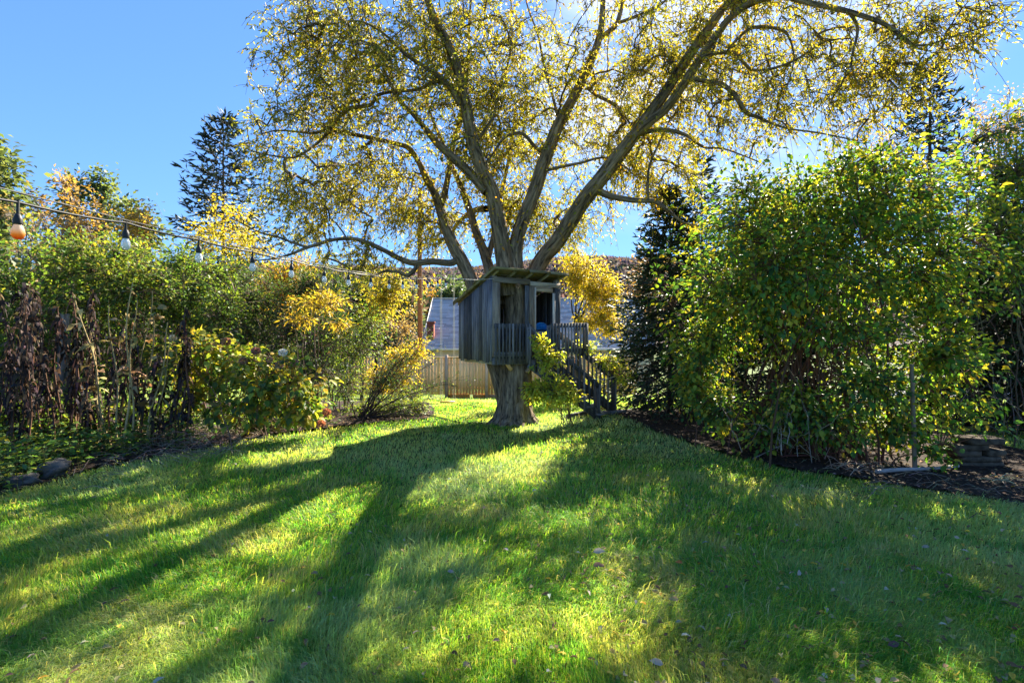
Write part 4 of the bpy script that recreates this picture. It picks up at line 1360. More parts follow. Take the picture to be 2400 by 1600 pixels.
g.build("guide_wire", M_BLACK, string, True)
g = Geo(); rp = np.array([at[-1], at[-1] * .5 + end * .5 + [0, 0, -.02], end])
tubes(g, rp, np.full(3, .0045), 5, (.7, .68, .62))
g.build("end_rope", M_STEM, string, True)
# bulb glass and socket by turning a profile
def lathe(g, c, prof, n=14, col=(.5, .5, .5), cols=None):
    a = np.arange(n) / n * 2 * np.pi
    v = np.array([[(c[0] + r * math.cos(t), c[1] + r * math.sin(t), c[2] + z) for t in a] for r, z in prof])
    k = len(prof); ii = np.arange(k * n).reshape(k, n)
    q = np.stack([ii[:-1], np.roll(ii[:-1], -1, 1), np.roll(ii[1:], -1, 1), ii[1:]], -1).reshape(-1, 4)
    g.add(v, q, None, col if cols is None else np.repeat(np.array(cols), n, 0))


def bulb_mat(name, tint, alpha):
    m, n, l, out = newmat(name)
    gl = n.new("ShaderNodeBsdfPrincipled"); gl.inputs["Base Color"].default_value = (*tint, 1)
    gl.inputs["Roughness"].default_value = .12; gl.inputs["Transmission Weight"].default_value = alpha
    gl.inputs["IOR"].default_value = 1.12
    l.new(gl.outputs[0], out.inputs["Surface"])
    return m


M_BULB = bulb_mat("bulb_glass", (.93, .94, .96), .45)
m, nn_, ll_, oo_ = newmat("amber_bulb_glass")
at_ = nn_.new("ShaderNodeAttribute"); at_.attribute_name = "Col"
pb_ = nn_.new("ShaderNodeBsdfPrincipled"); pb_.inputs["Roughness"].default_value = .25; pb_.inputs["Transmission Weight"].default_value = .25
ll_.new(at_.outputs["Color"], pb_.inputs["Base Color"]); ll_.new(pb_.outputs[0], oo_.inputs["Surface"])
M_AMBER = leaf_mat("stained_bulb", .5, .15, .5, (1.1, 1, .9))
for i, a in enumerate(at):
    dz = .026 if i else .036
    sg = Geo()
    tubes(sg, np.array([a + [0, 0, .006], a + [0, 0, -dz * .5], a + [0, 0, -dz]]), np.array([.0045, .004, .0045]), 7, (.012, .012, .013))
    BS = .74
    lathe(sg, a + np.array([0, 0, -dz]), [(r * BS, z * BS) for r, z in ((.0, .002), (.008, 0), (.0105, -.006), (.0145, -.016), (.0155, -.020), (.0155, -.038), (.0145, -.043), (.012, -.044))], 14, (.014, .014, .016))
    so_ = sg.build("socket", M_BLACK, string, True)
    bg = Geo()
    pr = [(.0115, -.043), (.0135, -.050), (.0185, -.062), (.0200, -.074), (.0195, -.086), (.014, -.097), (.006, -.102), (.0, -.103)]
    pr = [(r * BS, z * BS) for r, z in pr]
    if i == 0:
        cl = [(.75, .68, .55)] * 3 + [(.80, .55, .25), (.78, .32, .05), (.7, .14, .02), (.6, .08, .01), (.6, .08, .01)]
        lathe(bg, a + np.array([0, 0, -dz]), [(r * 1.12, z) for r, z in pr], 18, None, cl)
        o = bg.build("bulb", M_AMBER, so_, True); o["label"] = "frosted bulb stained orange at its tip"
    else:
        lathe(bg, a + np.array([0, 0, -dz]), pr, 14, (.9, .9, .9))
        bg.build("bulb", M_BULB, so_, True)

# ------------------------------------------------------------------ right side: stake, pipe, stone stack
zp = float(gz(4.93, 5.94))
g = Geo()
zs = np.linspace(zp - .1, 1.32, 8)
tubes(g, np.stack([4.95 - .03 * (zs - zp), np.full(8, 5.94), zs], 1), np.linspace(.026, .021, 8), 10, (.20, .155, .11), cap=True)
tag(g.build("stake", M_STEM, None, True), "slim upright wooden stake in front of the large shrub", "stake")
pa = P(2055, 1113, 5.74); pb = P(2246, 1102, 5.98); pa[2] = gz(pa[0], pa[1]) + .055; pb[2] = gz(pb[0], pb[1]) + .055
g = Geo(); t = np.linspace(0, 1, 8)[:, None]
tubes(g, pa + (pb - pa) * t + np.array([0, 0, 1.]) * .006 * np.sin(t * 7), np.linspace(.026, .018, 8), 10, (.34, .31, .29), cap=True)
tag(g.build("pole_on_ground", M_STEM, None, True), "pale grey pole lying on the mulch beside the stone stack", "pole")


def rock(c, s, seed, rot=0, boxy=0.0, n=3, amp=.22):
    import bmesh
    bm = bmesh.new(); bmesh.ops.create_icosphere(bm, subdivisions=n, radius=1)
    v = np.array([w.co[:] for w in bm.verts]); f = np.array([[w.index for w in fc.verts] for fc in bm.faces]); bm.free()
    if boxy: v = np.sign(v) * np.abs(v) ** (1 - boxy); v = v / np.abs(v).max()
    d = fbm(v[:, 0] * 1.3 + seed * 3.1 + 9, v[:, 1] * 1.3 + v[:, 2] * 1.7 + 9, seed) - .5
    v = v * (1 + amp * 2 * d)[:, None] * np.array(s)
    cr, sr = math.cos(rot), math.sin(rot)
    v = np.stack([v[:, 0] * cr - v[:, 1] * sr, v[:, 0] * sr + v[:, 1] * cr, v[:, 2]], 1)
    g = Geo(); g.add(v + np.array(c), None, f)
    return g


M_STONE = plain_mat("grey_stone", (.085, .082, .078), .95, .15, .6, 7, 1.0)
M_SLAB = plain_mat("lichened_slab", (.085, .068, .05), .95, .1, .5, 14, .6)
wall = thing("stone_stack", "short stack of weathered brown stone slabs beside the large shrub", "stone wall", (5.85, 6.2, 0))
rows = [(0.0, .085, [(5.60, 6.25)]), (.09, .075, [(5.66, 6.22)]), (.17, .085, [(5.58, 5.96), (5.98, 6.26)]), (.26, .08, [(5.54, 6.06)]), (.345, .09, [(5.70, 6.24)])]
sdv = 3
for z0, hgt, segs in rows:
    for (xa, xb) in segs:
        sdv += 1
        zgx = float(gz((xa + xb) / 2, 6.2))
        rock(((xa + xb) / 2, 6.22 + rb.uniform(-.02, .02), zgx + (z0 + hgt / 2) * .86), ((xb - xa) / 2 * .9, .15, hgt / 2 * .96), sdv, rb.uniform(-.03, .03), .72, 3, .07).build("stone", M_SLAB, wall)
rk = [((-5.62, 4.98, .05), (.15, .11, .085), "rounded grey brown rock nearest the lawn corner at the flower bed edge"),
      ((-5.38, 5.32, .06), (.15, .1, .07), "low flat bluish grey rock between two others at the bed edge"),
      ((-5.38, 5.68, .09), (.16, .11, .10), "jagged grey rock with pale flank set back in the flower bed"),
      ((-5.86, 5.3, .05), (.2, .16, .13), "half hidden dark rock under the dead stalks at the bed edge")]
for i, (c, s, lab) in enumerate(rk):
    tag(rock(c, s, 20 + i, i * .8, .25, 4, .5).build("rock", M_STONE, None, True), lab, "rock", "rocks edging the left flower bed")

# ================================================================== vegetation
def LB(px, py, D, rx, ry, rz, *w):
    return [*P(px, py, D), rx, ry, rz, *w]


G_DOG = [((.06, .14, .03), 5), ((.10, .20, .035), 4), ((.25, .30, .04), 3), ((.44, .38, .045), 2), ((.03, .085, .045), 3), ((.46, .28, .035), .6)]
G_SHRUB = [((.08, .15, .035), 5), ((.14, .21, .04), 3), ((.24, .25, .045), 1.8), ((.045, .095, .03), 3)]
G_DARK = [((.035, .07, .028), 5), ((.05, .095, .03), 3), ((.10, .12, .03), 1)]
G_YEL = [((.46, .37, .04), 5), ((.36, .31, .04), 3), ((.48, .30, .03), 1.5), ((.24, .24, .04), 1.8)]
G_LIME = [((.36, .42, .06), 4), ((.48, .46, .06), 3), ((.20, .30, .05), 2.5), ((.55, .42, .06), 1.2)]
G_ORANGE = [((.40, .23, .035), 3), ((.42, .30, .04), 3), ((.32, .15, .03), .7)]
G_HYD = [((.10, .18, .035), 3.5), ((.22, .26, .045), 3), ((.40, .34, .05), 2.2), ((.05, .10, .03), 2), ((.22, .12, .06), 1.6), ((.40, .24, .05), .8)]
G_BARE = [((.24, .17, .11), 2), ((.30, .19, .08), 1.5), ((.18, .14, .11), 2)]

# ---- right: the big broad-leaved shrub
plant("large_shrub", "large broad leaved shrub with green and yellow leaves over bare reddish stems", "shrub", (4.25, 7.15), [
    LB(1900, 585, 7.0, 2.0, 1.3, 1.25, 7), LB(1800, 515, 7.3, 1.1, 1.1, .75, 2.6), LB(2060, 475, 7.1, 1.3, 1.1, .72, 3), LB(1712, 710, 7.2, .98, 1.1, 1.0, 3),
    LB(2160, 640, 6.8, 1.0, 1.0, .95, 2.6), LB(1640, 820, 7.4, .55, .8, .6, 1), LB(2190, 830, 6.5, .75, .8, .55, 1.3), LB(2090, 980, 6.2, .55, .4, .45, .8),
    LB(1950, 1000, 6.15, .5, .3, .30, .5), LB(1680, 960, 7.1, .45, .5, .40, .9), LB(1625, 900, 7.5, .4, .5, .5, .8), LB(1780, 1010, 6.6, .4, .3, .25, .4), LB(1840, 640, 6.2, 1.2, .6, .8, 1.8), LB(1990, 780, 6.2, .9, .5, .4, .8), LB(2230, 960, 6.2, .5, .5, .3, .4), LB(2190, 1050, 5.95, .35, .2, .14, .25), LB(1860, 960, 6.4, .6, .35, .35, .7), LB(2040, 900, 6.1, .6, .35, .4, .7),
    LB(2020, 400, 7.2, .8, .8, .3, .7)],
    32000, .076, .049, G_DOG, 41, nstem=110, stem_r=.013, stem_col=(.13, .065, .045), per=9, six=True, spread=.15, droop=.35, shell=1.3, singles=300, base_r=.5, mid=.75)
# dry twigs showing in its open lower middle
rg = np.random.default_rng(61)
def dry_twigs(name, label, c, n, spread, h, seed, col=(.33, .27, .22), r=.006):
    rg_ = np.random.default_rng(seed); g = Geo()
    b = np.array(c)[None] + rg_.normal(0, 1, (n, 3)) * np.array(spread)
    b[:, 2] = gz(b[:, 0], b[:, 1]) + rg_.uniform(0, h * .5, n)
    d = nrm(np.stack([rg_.normal(0, .7, n), rg_.normal(0, .4, n), rg_.uniform(.3, 1.2, n)], 1))
    k = np.linspace(0, 1, 7)[None, :, None]
    pts = b[:, None] + d[:, None] * k * (h * rg_.uniform(.3, .9, (n, 1, 1))) + rg_.normal(0, .022, (n, 7, 3)) * k
    tubes(g, pts, (r * np.linspace(1, .4, 7))[None], 4, palette([(col, 1)], n, rg_, .2))
    m = n * 3; i = rg_.integers(0, n, m); s = pts[i, rg_.integers(2, 6, m)]
    e = s + nrm(rg_.normal(0, 1, (m, 3)) + [0, 0, .3]) * rg_.uniform(.08, .32, (m, 1))
    tubes(g, np.stack([s, (s + e) / 2 + rg_.normal(0, .02, (m, 3)), e], 1), np.array([[.004, .003, .0015]]), 3, palette([(col, 1)], m, rg_, .2))
    return tag(g.build(name, M_STEM), label, "dead branches")


dry_twigs("dry_branch_tangle", "tangle of pale dead twigs in front of the large shrub's stems", (3.85, 6.35, 0), 26, (.42, .15, 0), 1.0, 62)

plant("tall_shrub", "tall leafy shrub at the right edge beyond the large shrub", "shrub", (7.6, 7.0), [
    LB(2390, 420, 6.9, 1.1, 1.0, 1.05, 3), LB(2330, 560, 7.0, .8, .9, .8, 2), LB(2440, 620, 6.6, .7, .8, .6, 1), LB(2480, 420, 7, 1, 1, 1, 1), LB(2430, 300, 6.9, .6, .7, .5, .8)],
    4200, .085, .042, G_SHRUB + [((.30, .26, .04), 1.5)], 43, nstem=14, stem_r=.010, stem_col=(.13, .11, .09), per=9, spread=.17)
dry_twigs("dead_brush", "grey leafless brush under the tall shrub at the right edge", (7.7, 7.6, 0), 36, (.6, .4, 0), 2.9, 63, (.17, .145, .13), .006)

# ---- conifers
spruce("spruce_tree", "dark bushy spruce beside the treehouse stairs", (3.5, 10.7), 5.1, 2.5, 28, 71, .17, .045, per_branch=13, droop=.32, power=1.05, trunk_r=.07, nd=1.0)
spruce("spruce_tree", "thin sparse spruce top rising between the bough and the large shrub", (4.95, 12.6), 6.7, 1.7, 20, 84, .2, .045, per_branch=8, droop=.25, power=.9, trunk_r=.07, nd=.6, upturn=.4)
spruce("spruce_tree", "tall spruce with spiky bare top rising behind the large shrub", (8.9, 10.3), 7.6, 2.6, 24, 72, .20, .04, per_branch=9, droop=.28, power=1.0, trunk_r=.10, upturn=.6, nd=.6)
spruce("spruce_tree", "low dark spruce filling the gap behind the large shrub's stems", (6.2, 11.4), 5.2, 2.9, 28, 79, .20, .055, per_branch=12, droop=.32, trunk_r=.08, nd=1.2)
spruce("spruce_tree", "shadowy spruce with drooping skirts at the far right", (9.3, 8.9), 4.9, 2.3, 30, 78, .18, .05, per_branch=13, droop=.35, trunk_r=.10, nd=1.2)
spruce("spruce_tree", "big dark layered spruce standing against the open sky on the left", (-20.9, 35.0), 19.4, 5.8, 24, 73, .62, .15, per_branch=9, droop=.12, upturn=.22, power=.66, start=.03, trunk_r=.22, nd=1.0, dens=.9,
       pal=[((.028, .04, .035), 3), ((.02, .03, .028), 3), ((.045, .05, .03), 1)])

# ---- sapling beside the trunk and the vine on the stair rail
plant("sapling", "young bush with lime yellow leaves beside the trunk under the stairs", "bush", (1.06, 9.15), [
    LB(1290, 915, 8.85, .42, .38, .34, 3), LB(1285, 840, 8.75, .26, .26, .28, 1.4), LB(1262, 800, 8.7, .13, .15, .14, .4), LB(1335, 925, 8.95, .26, .3, .26, 1), LB(1245, 920, 8.8, .20, .25, .22, .8)],
    3000, .07, .045, G_LIME, 81, nstem=9, stem_r=.010, stem_col=(.12, .09, .07), per=8, spread=.08, base_r=.06, shell=.8)
plant("climbing_bush", "pale green leafy bush growing through the far stair handrail", "bush", (2.0, 10.7), [
    LB(1365, 815, 9.75, .32, .2, .14, 1), LB(1415, 850, 9.85, .34, .25, .2, 1.4), LB(1455, 880, 10.1, .3, .25, .3, 1.2), LB(1395, 900, 10.4, .3, .25, .35, .8)],
    1800, .06, .034, G_LIME, 82, nstem=8, stem_r=.010, stem_col=(.16, .12, .08), per=8, spread=.09, base_r=.12)
plant("yellow_tree", "golden yellow weeping tree behind the treehouse on the right", "tree", (2.15, 15.6), [
    LB(1380, 660, 15.2, .75, .6, .75, 3), LB(1410, 740, 15.0, .6, .5, .7, 1.6), LB(1345, 650, 15.3, .5, .5, .6, 1), LB(1340, 600, 15.6, .6, .6, .5, .8), LB(1410, 690, 15, .7, .5, .8, 2), LB(1440, 760, 14.8, .5, .4, .5, 1), LB(1370, 760, 15, .35, .4, .35, .6), LB(1440, 680, 15.2, .3, .4, .5, .5)],
    8500, .09, .042, G_YEL, 83, trunk=(2.4, .09), nstem=14, stem_r=.03, stem_col=(.06, .05, .04), per=10, spread=.22, droop=.8, stems="limbs", crown="crown")

# ---- left hedge, front to back
plant("leafy_shrub", "tall green shrub at the far left edge behind the dead stalks", "shrub", (-9.2, 9.2), [
    LB(40, 680, 9.0, 1.2, 1.0, 1.0, 2), LB(-80, 700, 9.0, 1.2, 1, 1.1, 2), LB(120, 760, 8.8, .9, .8, .9, 1.2), LB(10, 860, 8.5, .9, .7, .8, 1), LB(60, 930, 8.3, 1.0, .6, .5, 1)],
    9000, .09, .05, G_SHRUB, 91, nstem=18, stem_r=.016, per=9, spread=.17, base_r=.3)
plant("leafy_shrub", "yellowish green shrub under the second hanging bulb", "shrub", (-8.1, 10.2), [
    LB(240, 640, 9.8, 1.3, 1.0, .75, 2), LB(200, 720, 9.8, 1.2, 1, .8, 1.5), LB(330, 700, 9.7, .9, .8, .7, 1), LB(250, 590, 10, .8, .7, .45, .6), LB(150, 600, 10, .6, .6, .4, .4), LB(230, 850, 9.3, 1.2, .6, .8, 1.4)],
    10500, .085, .046, G_SHRUB + [((.24, .22, .04), 2)], 92, nstem=18, stem_r=.016, per=9, spread=.18, base_r=.3)
plant("leafy_shrub", "green shrub behind the hydrangea under the third bulb", "shrub", (-6.9, 10.9), [
    LB(440, 680, 10.6, 1.2, .9, .8, 2), LB(400, 760, 10.4, 1.1, .8, .8, 1.5), LB(510, 740, 10.5, .8, .8, .8, 1.2), LB(440, 620, 10.8, .9, .7, .4, .7), LB(430, 850, 10, 1.0, .6, .7, 1.2)],
    9500, .08, .043, G_SHRUB, 93, nstem=18, stem_r=.015, per=9, spread=.17, base_r=.3)
plant("leafy_shrub", "dark twiggy shrub with small leaves in the middle of the hedge", "shrub", (-5.9, 11.8), [
    LB(600, 700, 11.4, .95, .8, .85, 2), LB(590, 790, 11.2, .9, .8, .8, 1.6), LB(680, 770, 11.3, .7, .7, .9, 1.2), LB(560, 640, 11.5, .7, .7, .5, .7), LB(640, 860, 10.9, .9, .6, .6, 1)],
    9000, .07, .036, G_DARK + [((.14, .15, .035), 1)], 94, nstem=22, stem_r=.013, per=9, spread=.16, base_r=.3)
plant("leafy_shrub", "glossy dark green bush rising below the sixth bulb", "shrub", (-5.2, 12.6), [
    LB(745, 665, 12.2, .75, .7, .55, 1.6), LB(710, 700, 12.2, .8, .7, .7, 1.2), LB(780, 760, 12.0, .8, .7, .8, 1.5), LB(760, 860, 11.6, .7, .6, .6, 1)],
    7500, .065, .035, G_DARK, 95, nstem=16, stem_r=.015, per=9, spread=.15, base_r=.3)
plant("autumn_tree", "small orange and yellow tree peeping over the hedge behind the bulbs", "tree", (-6.7, 14.2), [
    LB(670, 660, 13.6, .8, .6, .7, 2), LB(640, 690, 13.6, .7, .6, .6, 1), LB(700, 625, 13.8, .5, .5, .4, .5)],
    3000, .09, .045, G_ORANGE + [((.30, .26, .04), 2)], 96, trunk=(1.8, .06), nstem=10, stem_r=.02, per=9, spread=.2, stems="limbs", crown="crown")
plant("autumn_tree", "yellow leaved tree on the left in front of the dark layered spruce", "tree", (-13.0, 21.0), [
    LB(545, 560, 21, 1.7, 1.4, 1.0, 3), LB(480, 560, 21, 1.0, 1, .7, 1), LB(600, 590, 21, 1.2, 1, .8, 1), LB(520, 480, 21, .5, .6, .5, .25), LB(560, 510, 21, .9, .8, .8, .8)],
    2100, .14, .075, G_YEL + [((.28, .28, .05), 3)], 97, trunk=(2.2, .10), nstem=14, stem_r=.03, per=8, spread=.4, stems="limbs", crown="crown", jit=.2)
plant("autumn_tree", "yellow leaved small tree between the hedge and the utility pole", "tree", (-4.2, 15.0), [
    LB(905, 700, 14.6, .7, .6, .75, 2), LB(880, 660, 14.6, .6, .6, .5, 1), LB(935, 680, 14.8, .5, .5, .5, .7), LB(870, 740, 14.4, .5, .5, .5, .7)],
    3200, .085, .045, G_YEL + [((.22, .24, .05), 5)], 98, trunk=(1.9, .06), nstem=10, stem_r=.02, per=9, spread=.22, stems="limbs", crown="crown", droop=.6)
plant("yellow_bush", "bright yellow bush behind the arching bare shrub near the fence", "bush", (-3.05, 13.0), [
    LB(945, 840, 12.6, .62, .5, .3, 2), LB(925, 890, 12.3, .7, .5, .4, 2), LB(985, 815, 12.9, .35, .4, .25, .6), LB(880, 880, 12.0, .5, .5, .4, 1)],
    3600, .07, .04, G_YEL, 99, nstem=14, stem_r=.010, per=9, spread=.13, base_r=.3)
plant("sumac_bush", "bush with flat sprays of orange yellow leaflets in the hedge", "bush", (-4.35, 10.3), [
    LB(740, 715, 10.0, .5, .4, .12, 2), LB(790, 705, 10.0, .35, .4, .1, 1), LB(700, 750, 9.9, .4, .4, .1, 1), LB(800, 760, 10.0, .3, .3, .08, .7), LB(760, 690, 10, .3, .3, .1, .5)],
    1000, .11, .03, [((.34, .24, .04), 3), ((.32, .28, .05), 3), ((.34, .18, .03), .5)], 100, nstem=7, stem_r=.014, per=12, spread=.18, droop=.3, base_r=.1)
plant("green_bush", "small leaved green bush filling the hedge beside the yellow bush", "bush", (-3.9, 11.2), [
    LB(830, 820, 11.0, .7, .6, .6, 2), LB(800, 900, 10.6, .6, .5, .5, 1.2), LB(870, 760, 11.3, .55, .5, .5, 1)],
    3600, .055, .03, G_SHRUB + [((.22, .26, .05), 3)], 102, nstem=14, stem_r=.010, per=9, spread=.13, base_r=.25)
plant("low_plant_clump", "low light green leafy clump where the flower bed meets the lawn by the swing", "bush", (-2.1, 10.3), [
    LB(930, 955, 10.2, .55, .35, .18, 2), LB(985, 950, 10.4, .25, .3, .2, .8), LB(860, 960, 10, .5, .35, .18, 1.2), LB(965, 920, 10.8, .35, .3, .25, .8)],
    2600, .055, .03, [((.16, .24, .05), 4), ((.26, .28, .05), 3), ((.09, .15, .04), 3)], 103, nstem=20, stem_r=.006, per=8, spread=.09, base_r=.35)


def arching_shrub(name, label, base, seed, n, reach, dirv, colr, nleaf, pal):
    rg_ = np.random.default_rng(seed)
    b0 = np.array([*base, float(gz(*base))])
    root = thing(name, label, "shrub", b0)
    g = Geo()
    az = rg_.normal(0, .9, n) + math.atan2(dirv[1], dirv[0])
    L = reach * rg_.uniform(.55, 1.1, n); el = rg_.uniform(.25, 1.15, n)
    t = np.linspace(0, 1, 10)[None]
    hx = np.cos(az)[:, None] * np.cos(el)[:, None] * L[:, None] * t; hy = np.sin(az)[:, None] * np.cos(el)[:, None] * L[:, None] * t * .5
    hz = (np.sin(el)[:, None] * t - .32 * t ** 2 * np.cos(el)[:, None]) * L[:, None]
    pts = b0 + np.stack([hx, hy, hz], -1) + rg_.normal(0, .06, (n, 1, 3)) * [1, 1, 0] + rg_.normal(0, .012, (n, 10, 3))
    pts[:, :, 2] = np.maximum(pts[:, :, 2], b0[2] + .02 * t)
    tubes(g, pts, (.011 * np.linspace(1, .3, 10))[None] * rg_.uniform(.5, 1.2, (n, 1)), 5, palette([(colr, 1)], n, rg_))
    m = n * 12; i = rg_.integers(0, n, m); k = rg_.integers(3, 10, m); s = pts[i, k]
    d = nrm(nrm(pts[i, k] - pts[i, k - 1]) + rg_.normal(0, .55, (m, 3)))
    e = s + d * rg_.uniform(.12, .5, (m, 1))
    tw = np.stack([s, (s + e) / 2 + rg_.normal(0, .02, (m, 3)), e], 1)
    tubes(g, tw, np.array([[.004, .003, .0015]]), 3, palette([(colr, 1)], m, rg_))
    g.build("stems", M_STEM, root, True)
    g = Geo(); j = rg_.integers(0, m, nleaf); u = rg_.random((nleaf, 1))
    leaves(g, tw[j, 0] * (1 - u) + tw[j, 2] * u + rg_.normal(0, .02, (nleaf, 3)), rdir(nleaf, rg_), rdir(nleaf, rg_), rg_.uniform(.025, .05, nleaf), rg_.uniform(.015, .03, nleaf), palette(pal, nleaf, rg_))
    g.build("foliage", M_LEAF, root)
    return root


arching_shrub("arching_shrub", "nearly bare shrub with long dark stems arching towards the fence", (-3.05, 9.75), 111, 46, 2.7, (1, .25), (.05, .037, .032), 2600, G_DARK + [((.2, .16, .05), 1)])

# ---- hydrangea
HYDL = [LB(560, 860, 8.0, 1.0, .6, .55, 3), LB(660, 900, 7.95, .75, .5, .5, 2), LB(480, 820, 8.1, .7, .5, .45, 1.3), LB(720, 950, 8.1, .4, .4, .3, .9), LB(620, 940, 7.7, .6, .35, .3, 1), LB(410, 880, 8.0, .5, .4, .4, .7), LB(560, 960, 7.75, .9, .35, .3, 1.3), LB(690, 980, 7.75, .5, .3, .22, .8), LB(450, 940, 7.9, .5, .3, .3, .6)]
hyd = plant("hydrangea", "hydrangea bush with large yellow green leaves and dried flower heads", "bush", (-4.55, 8.35), HYDL,
            2500, .12, .085, G_HYD, 121, nstem=30, stem_r=.009, stem_col=(.17, .11, .07), per=7, six=True, spread=.14, droop=.55, shell=1.2, singles=260, base_r=.45)
rg = np.random.default_rng(122)
for (px, py, D, r, pal, lab) in [
        (663, 826, 7.75, .075, [((.72, .72, .66), 2), ((.6, .62, .5), 1)], "fresh white round flower head"),
        (405, 792, 7.8, .065, [((.6, .55, .42), 1)], "cream dried flower head"), (530, 800, 7.7, .08, [((.42, .22, .10), 1), ((.35, .2, .14), 1)], None),
        (600, 822, 7.75, .08, [((.28, .15, .12), 1)], None), (655, 855, 7.7, .075, [((.38, .27, .2), 1)], None), (690, 850, 7.8, .07, [((.34, .2, .16), 1)], None),
        (765, 965, 7.8, .075, [((.40, .17, .09), 1)], None), (752, 992, 7.6, .075, [((.42, .19, .10), 1)], None), (570, 845, 7.65, .07, [((.26, .16, .11), 1)], None), (632, 842, 7.8, .06, [((.45, .25, .2), 1)], None)]:
    c = P(px, py, D); d = rdir(170, rg)
    g = Geo(); leaves(g, c + d * r * .55 * [1, 1, .8], nrm(d + rg.normal(0, .5, (170, 3))), rdir(170, rg), np.full(170, r * .5), np.full(170, r * .42), palette(pal, 170, rg, .15))
    tubes(g, np.array([c, c + [0, .05, -.2], c + [.02, .12, -.45]]), np.array([.004, .005, .006]), 5, (.2, .14, .08))
    o = g.build("flower_head", M_DEAD, hyd)
    if lab: o["label"] = lab


plant("undergrowth", "low leafy green undergrowth between the dead stalks in the left flower bed", "bush", (-6.9, 8.1), [
    LB(60, 985, 7.6, .9, .5, .32, 2), LB(180, 970, 8.0, .8, .5, .3, 1.6), LB(300, 970, 8.2, .8, .4, .26, 1.5), LB(400, 970, 8.3, .5, .4, .25, .8), LB(-40, 990, 7.2, .6, .5, .32, 1)],
    5600, .08, .045, G_SHRUB + [((.20, .26, .05), 2), ((.30, .27, .05), 1)], 127, nstem=50, stem_r=.006, stem_col=(.12, .09, .05), per=8, spread=.13, base_r=.8)
# ---- dead stalks of the left flower bed
def stalk(name, label, x, y, h, seed, pale, leafs, group, lean=None):
    rg_ = np.random.default_rng(seed)
    z0 = float(gz(x, y))
    root = thing(name, label, "dead plant", (x, y, z0), group)
    lx = rg_.normal(0, .09) if lean is None else lean; ly = rg_.normal(0, .06)
    t = np.linspace(0, 1, 12)
    pts = np.stack([x + lx * t * h + .012 * np.sin(t * 9 + seed) * h, y + ly * t * h + .01 * np.cos(t * 7 + seed) * h, z0 - .05 + t * (h + .05)], 1)
    g = Geo()
    c = (.40, .30, .14) if pale else (.12, .062, .038)
    cc = np.array(c) * rg_.uniform(.75, 1.2)
    tubes(g, pts, np.linspace(.016, .006, 12) * rg_.uniform(.8, 1.2), 8, cc)
    for k in range(2, 10, 2):
        tubes(g, np.stack([pts[k] - [0, 0, .006], pts[k], pts[k] + [0, 0, .006]]), np.array([.009, .014, .009]), 8, cc * .6)
    g.build("stem", M_STEM, root, True)
    # withered leaves: curled hanging strips
    g = Geo(); n = leafs
    u = rg_.uniform(.25, 1, n) * 11; i0 = np.minimum(u.astype(int), 10); s = pts[i0] * (1 - (u - i0))[:, None] + pts[i0 + 1] * (u - i0)[:, None]
    az = rg_.uniform(0, 6.28, n); out = np.stack([np.cos(az), np.sin(az), np.zeros(n)], 1)
    L = rg_.uniform(.12, .24, n) if pale else rg_.uniform(.07, .18, n)
    col = palette([((.26, .22, .09), 2), ((.36, .27, .12), 2), ((.20, .20, .06), 1)] if pale else [((.050, .036, .034), 3), ((.075, .052, .042), 2), ((.04, .034, .038), 2), ((.16, .105, .06), .7)], n, rg_, .25)
    k5 = np.linspace(0, 1, 5)
    drop = rg_.uniform(.25, .8, n) if pale else rg_.uniform(.6, 1.5, n)
    ctr = s[:, None] + out[:, None] * (L[:, None] * k5 * (1 - .35 * k5 * (0 if pale else 1)))[..., None] + np.array([0, 0, 1.]) * (L[:, None] * (.45 * k5 - drop[:, None] * k5 ** 2 * 1.3))[..., None]
    sd_ = np.stack([-out[:, 1], out[:, 0], rg_.normal(0, .3, n)], 1)
    wv = (L * (.30 if pale else .26))[:, None] * np.array([.1, .8, 1, .7, .08])
    curl = rg_.normal(0, .35, (n, 5, 1)) * L[:, None, None] * .3
    a = ctr - sd_[:, None] * wv[..., None] * .5 + curl * [0, 0, 1]; b = ctr + sd_[:, None] * wv[..., None] * .5 - curl * [0, 0, 1]
    v = np.stack([a, b], 2)
    ii = np.arange(n * 10).reshape(n, 5, 2)
    q = np.stack([ii[:, :-1, 0], ii[:, :-1, 1], ii[:, 1:, 1], ii[:, 1:, 0]], -1).reshape(-1, 4)
    g.add(v, q, None, np.repeat(col, 10, 0))
    g.build("withered_leaves", M_DEAD, root)
    return root


rg = np.random.default_rng(131)
dk = [(22, 1085, 1.75), (60, 1065, 1.95), (40, 1080, 1.15), (100, 1040, 2.05), (112, 1030, 2.2), (130, 1040, 1.6), (170, 1000, 2.1), (198, 1045, 1.15), (178, 1030, 1.9), (255, 990, 1.5), (85, 1010, 2.1), (140, 1005, 1.9), (10, 1040, 1.9),
      (-30, 1060, 2.0), (385, 1000, 1.35), (410, 985, 1.75), (365, 1000, 1.05), (215, 1010, 1.55), (30, 1010, 2.1), (65, 1000, 1.8), (440, 990, 1.5), (350, 990, 1.25), (150, 1000, 2.15), (188, 1000, 1.75), (232, 1000, 1.9), (283, 1000, 1.65), (318, 1000, 1.5), (120, 1000, 2.0), (335, 1000, 1.9), (50, 1000, 2.15), (428, 985, 1.9)]
ORD = (["leftmost"] + [w + " from left" for w in "second third fourth fifth sixth seventh eighth ninth tenth eleventh twelfth thirteenth fourteenth fifteenth sixteenth seventeenth".split()]
       + [w + " from right" for w in "fourteenth thirteenth twelfth eleventh tenth ninth eighth seventh sixth fifth fourth third second".split()] + ["rightmost"])
LOOK = ["with shrivelled black leaves", "hung with limp dark leaves", "with few curled leaves", "with ragged drooping leaves"]
dk = sorted(dk)
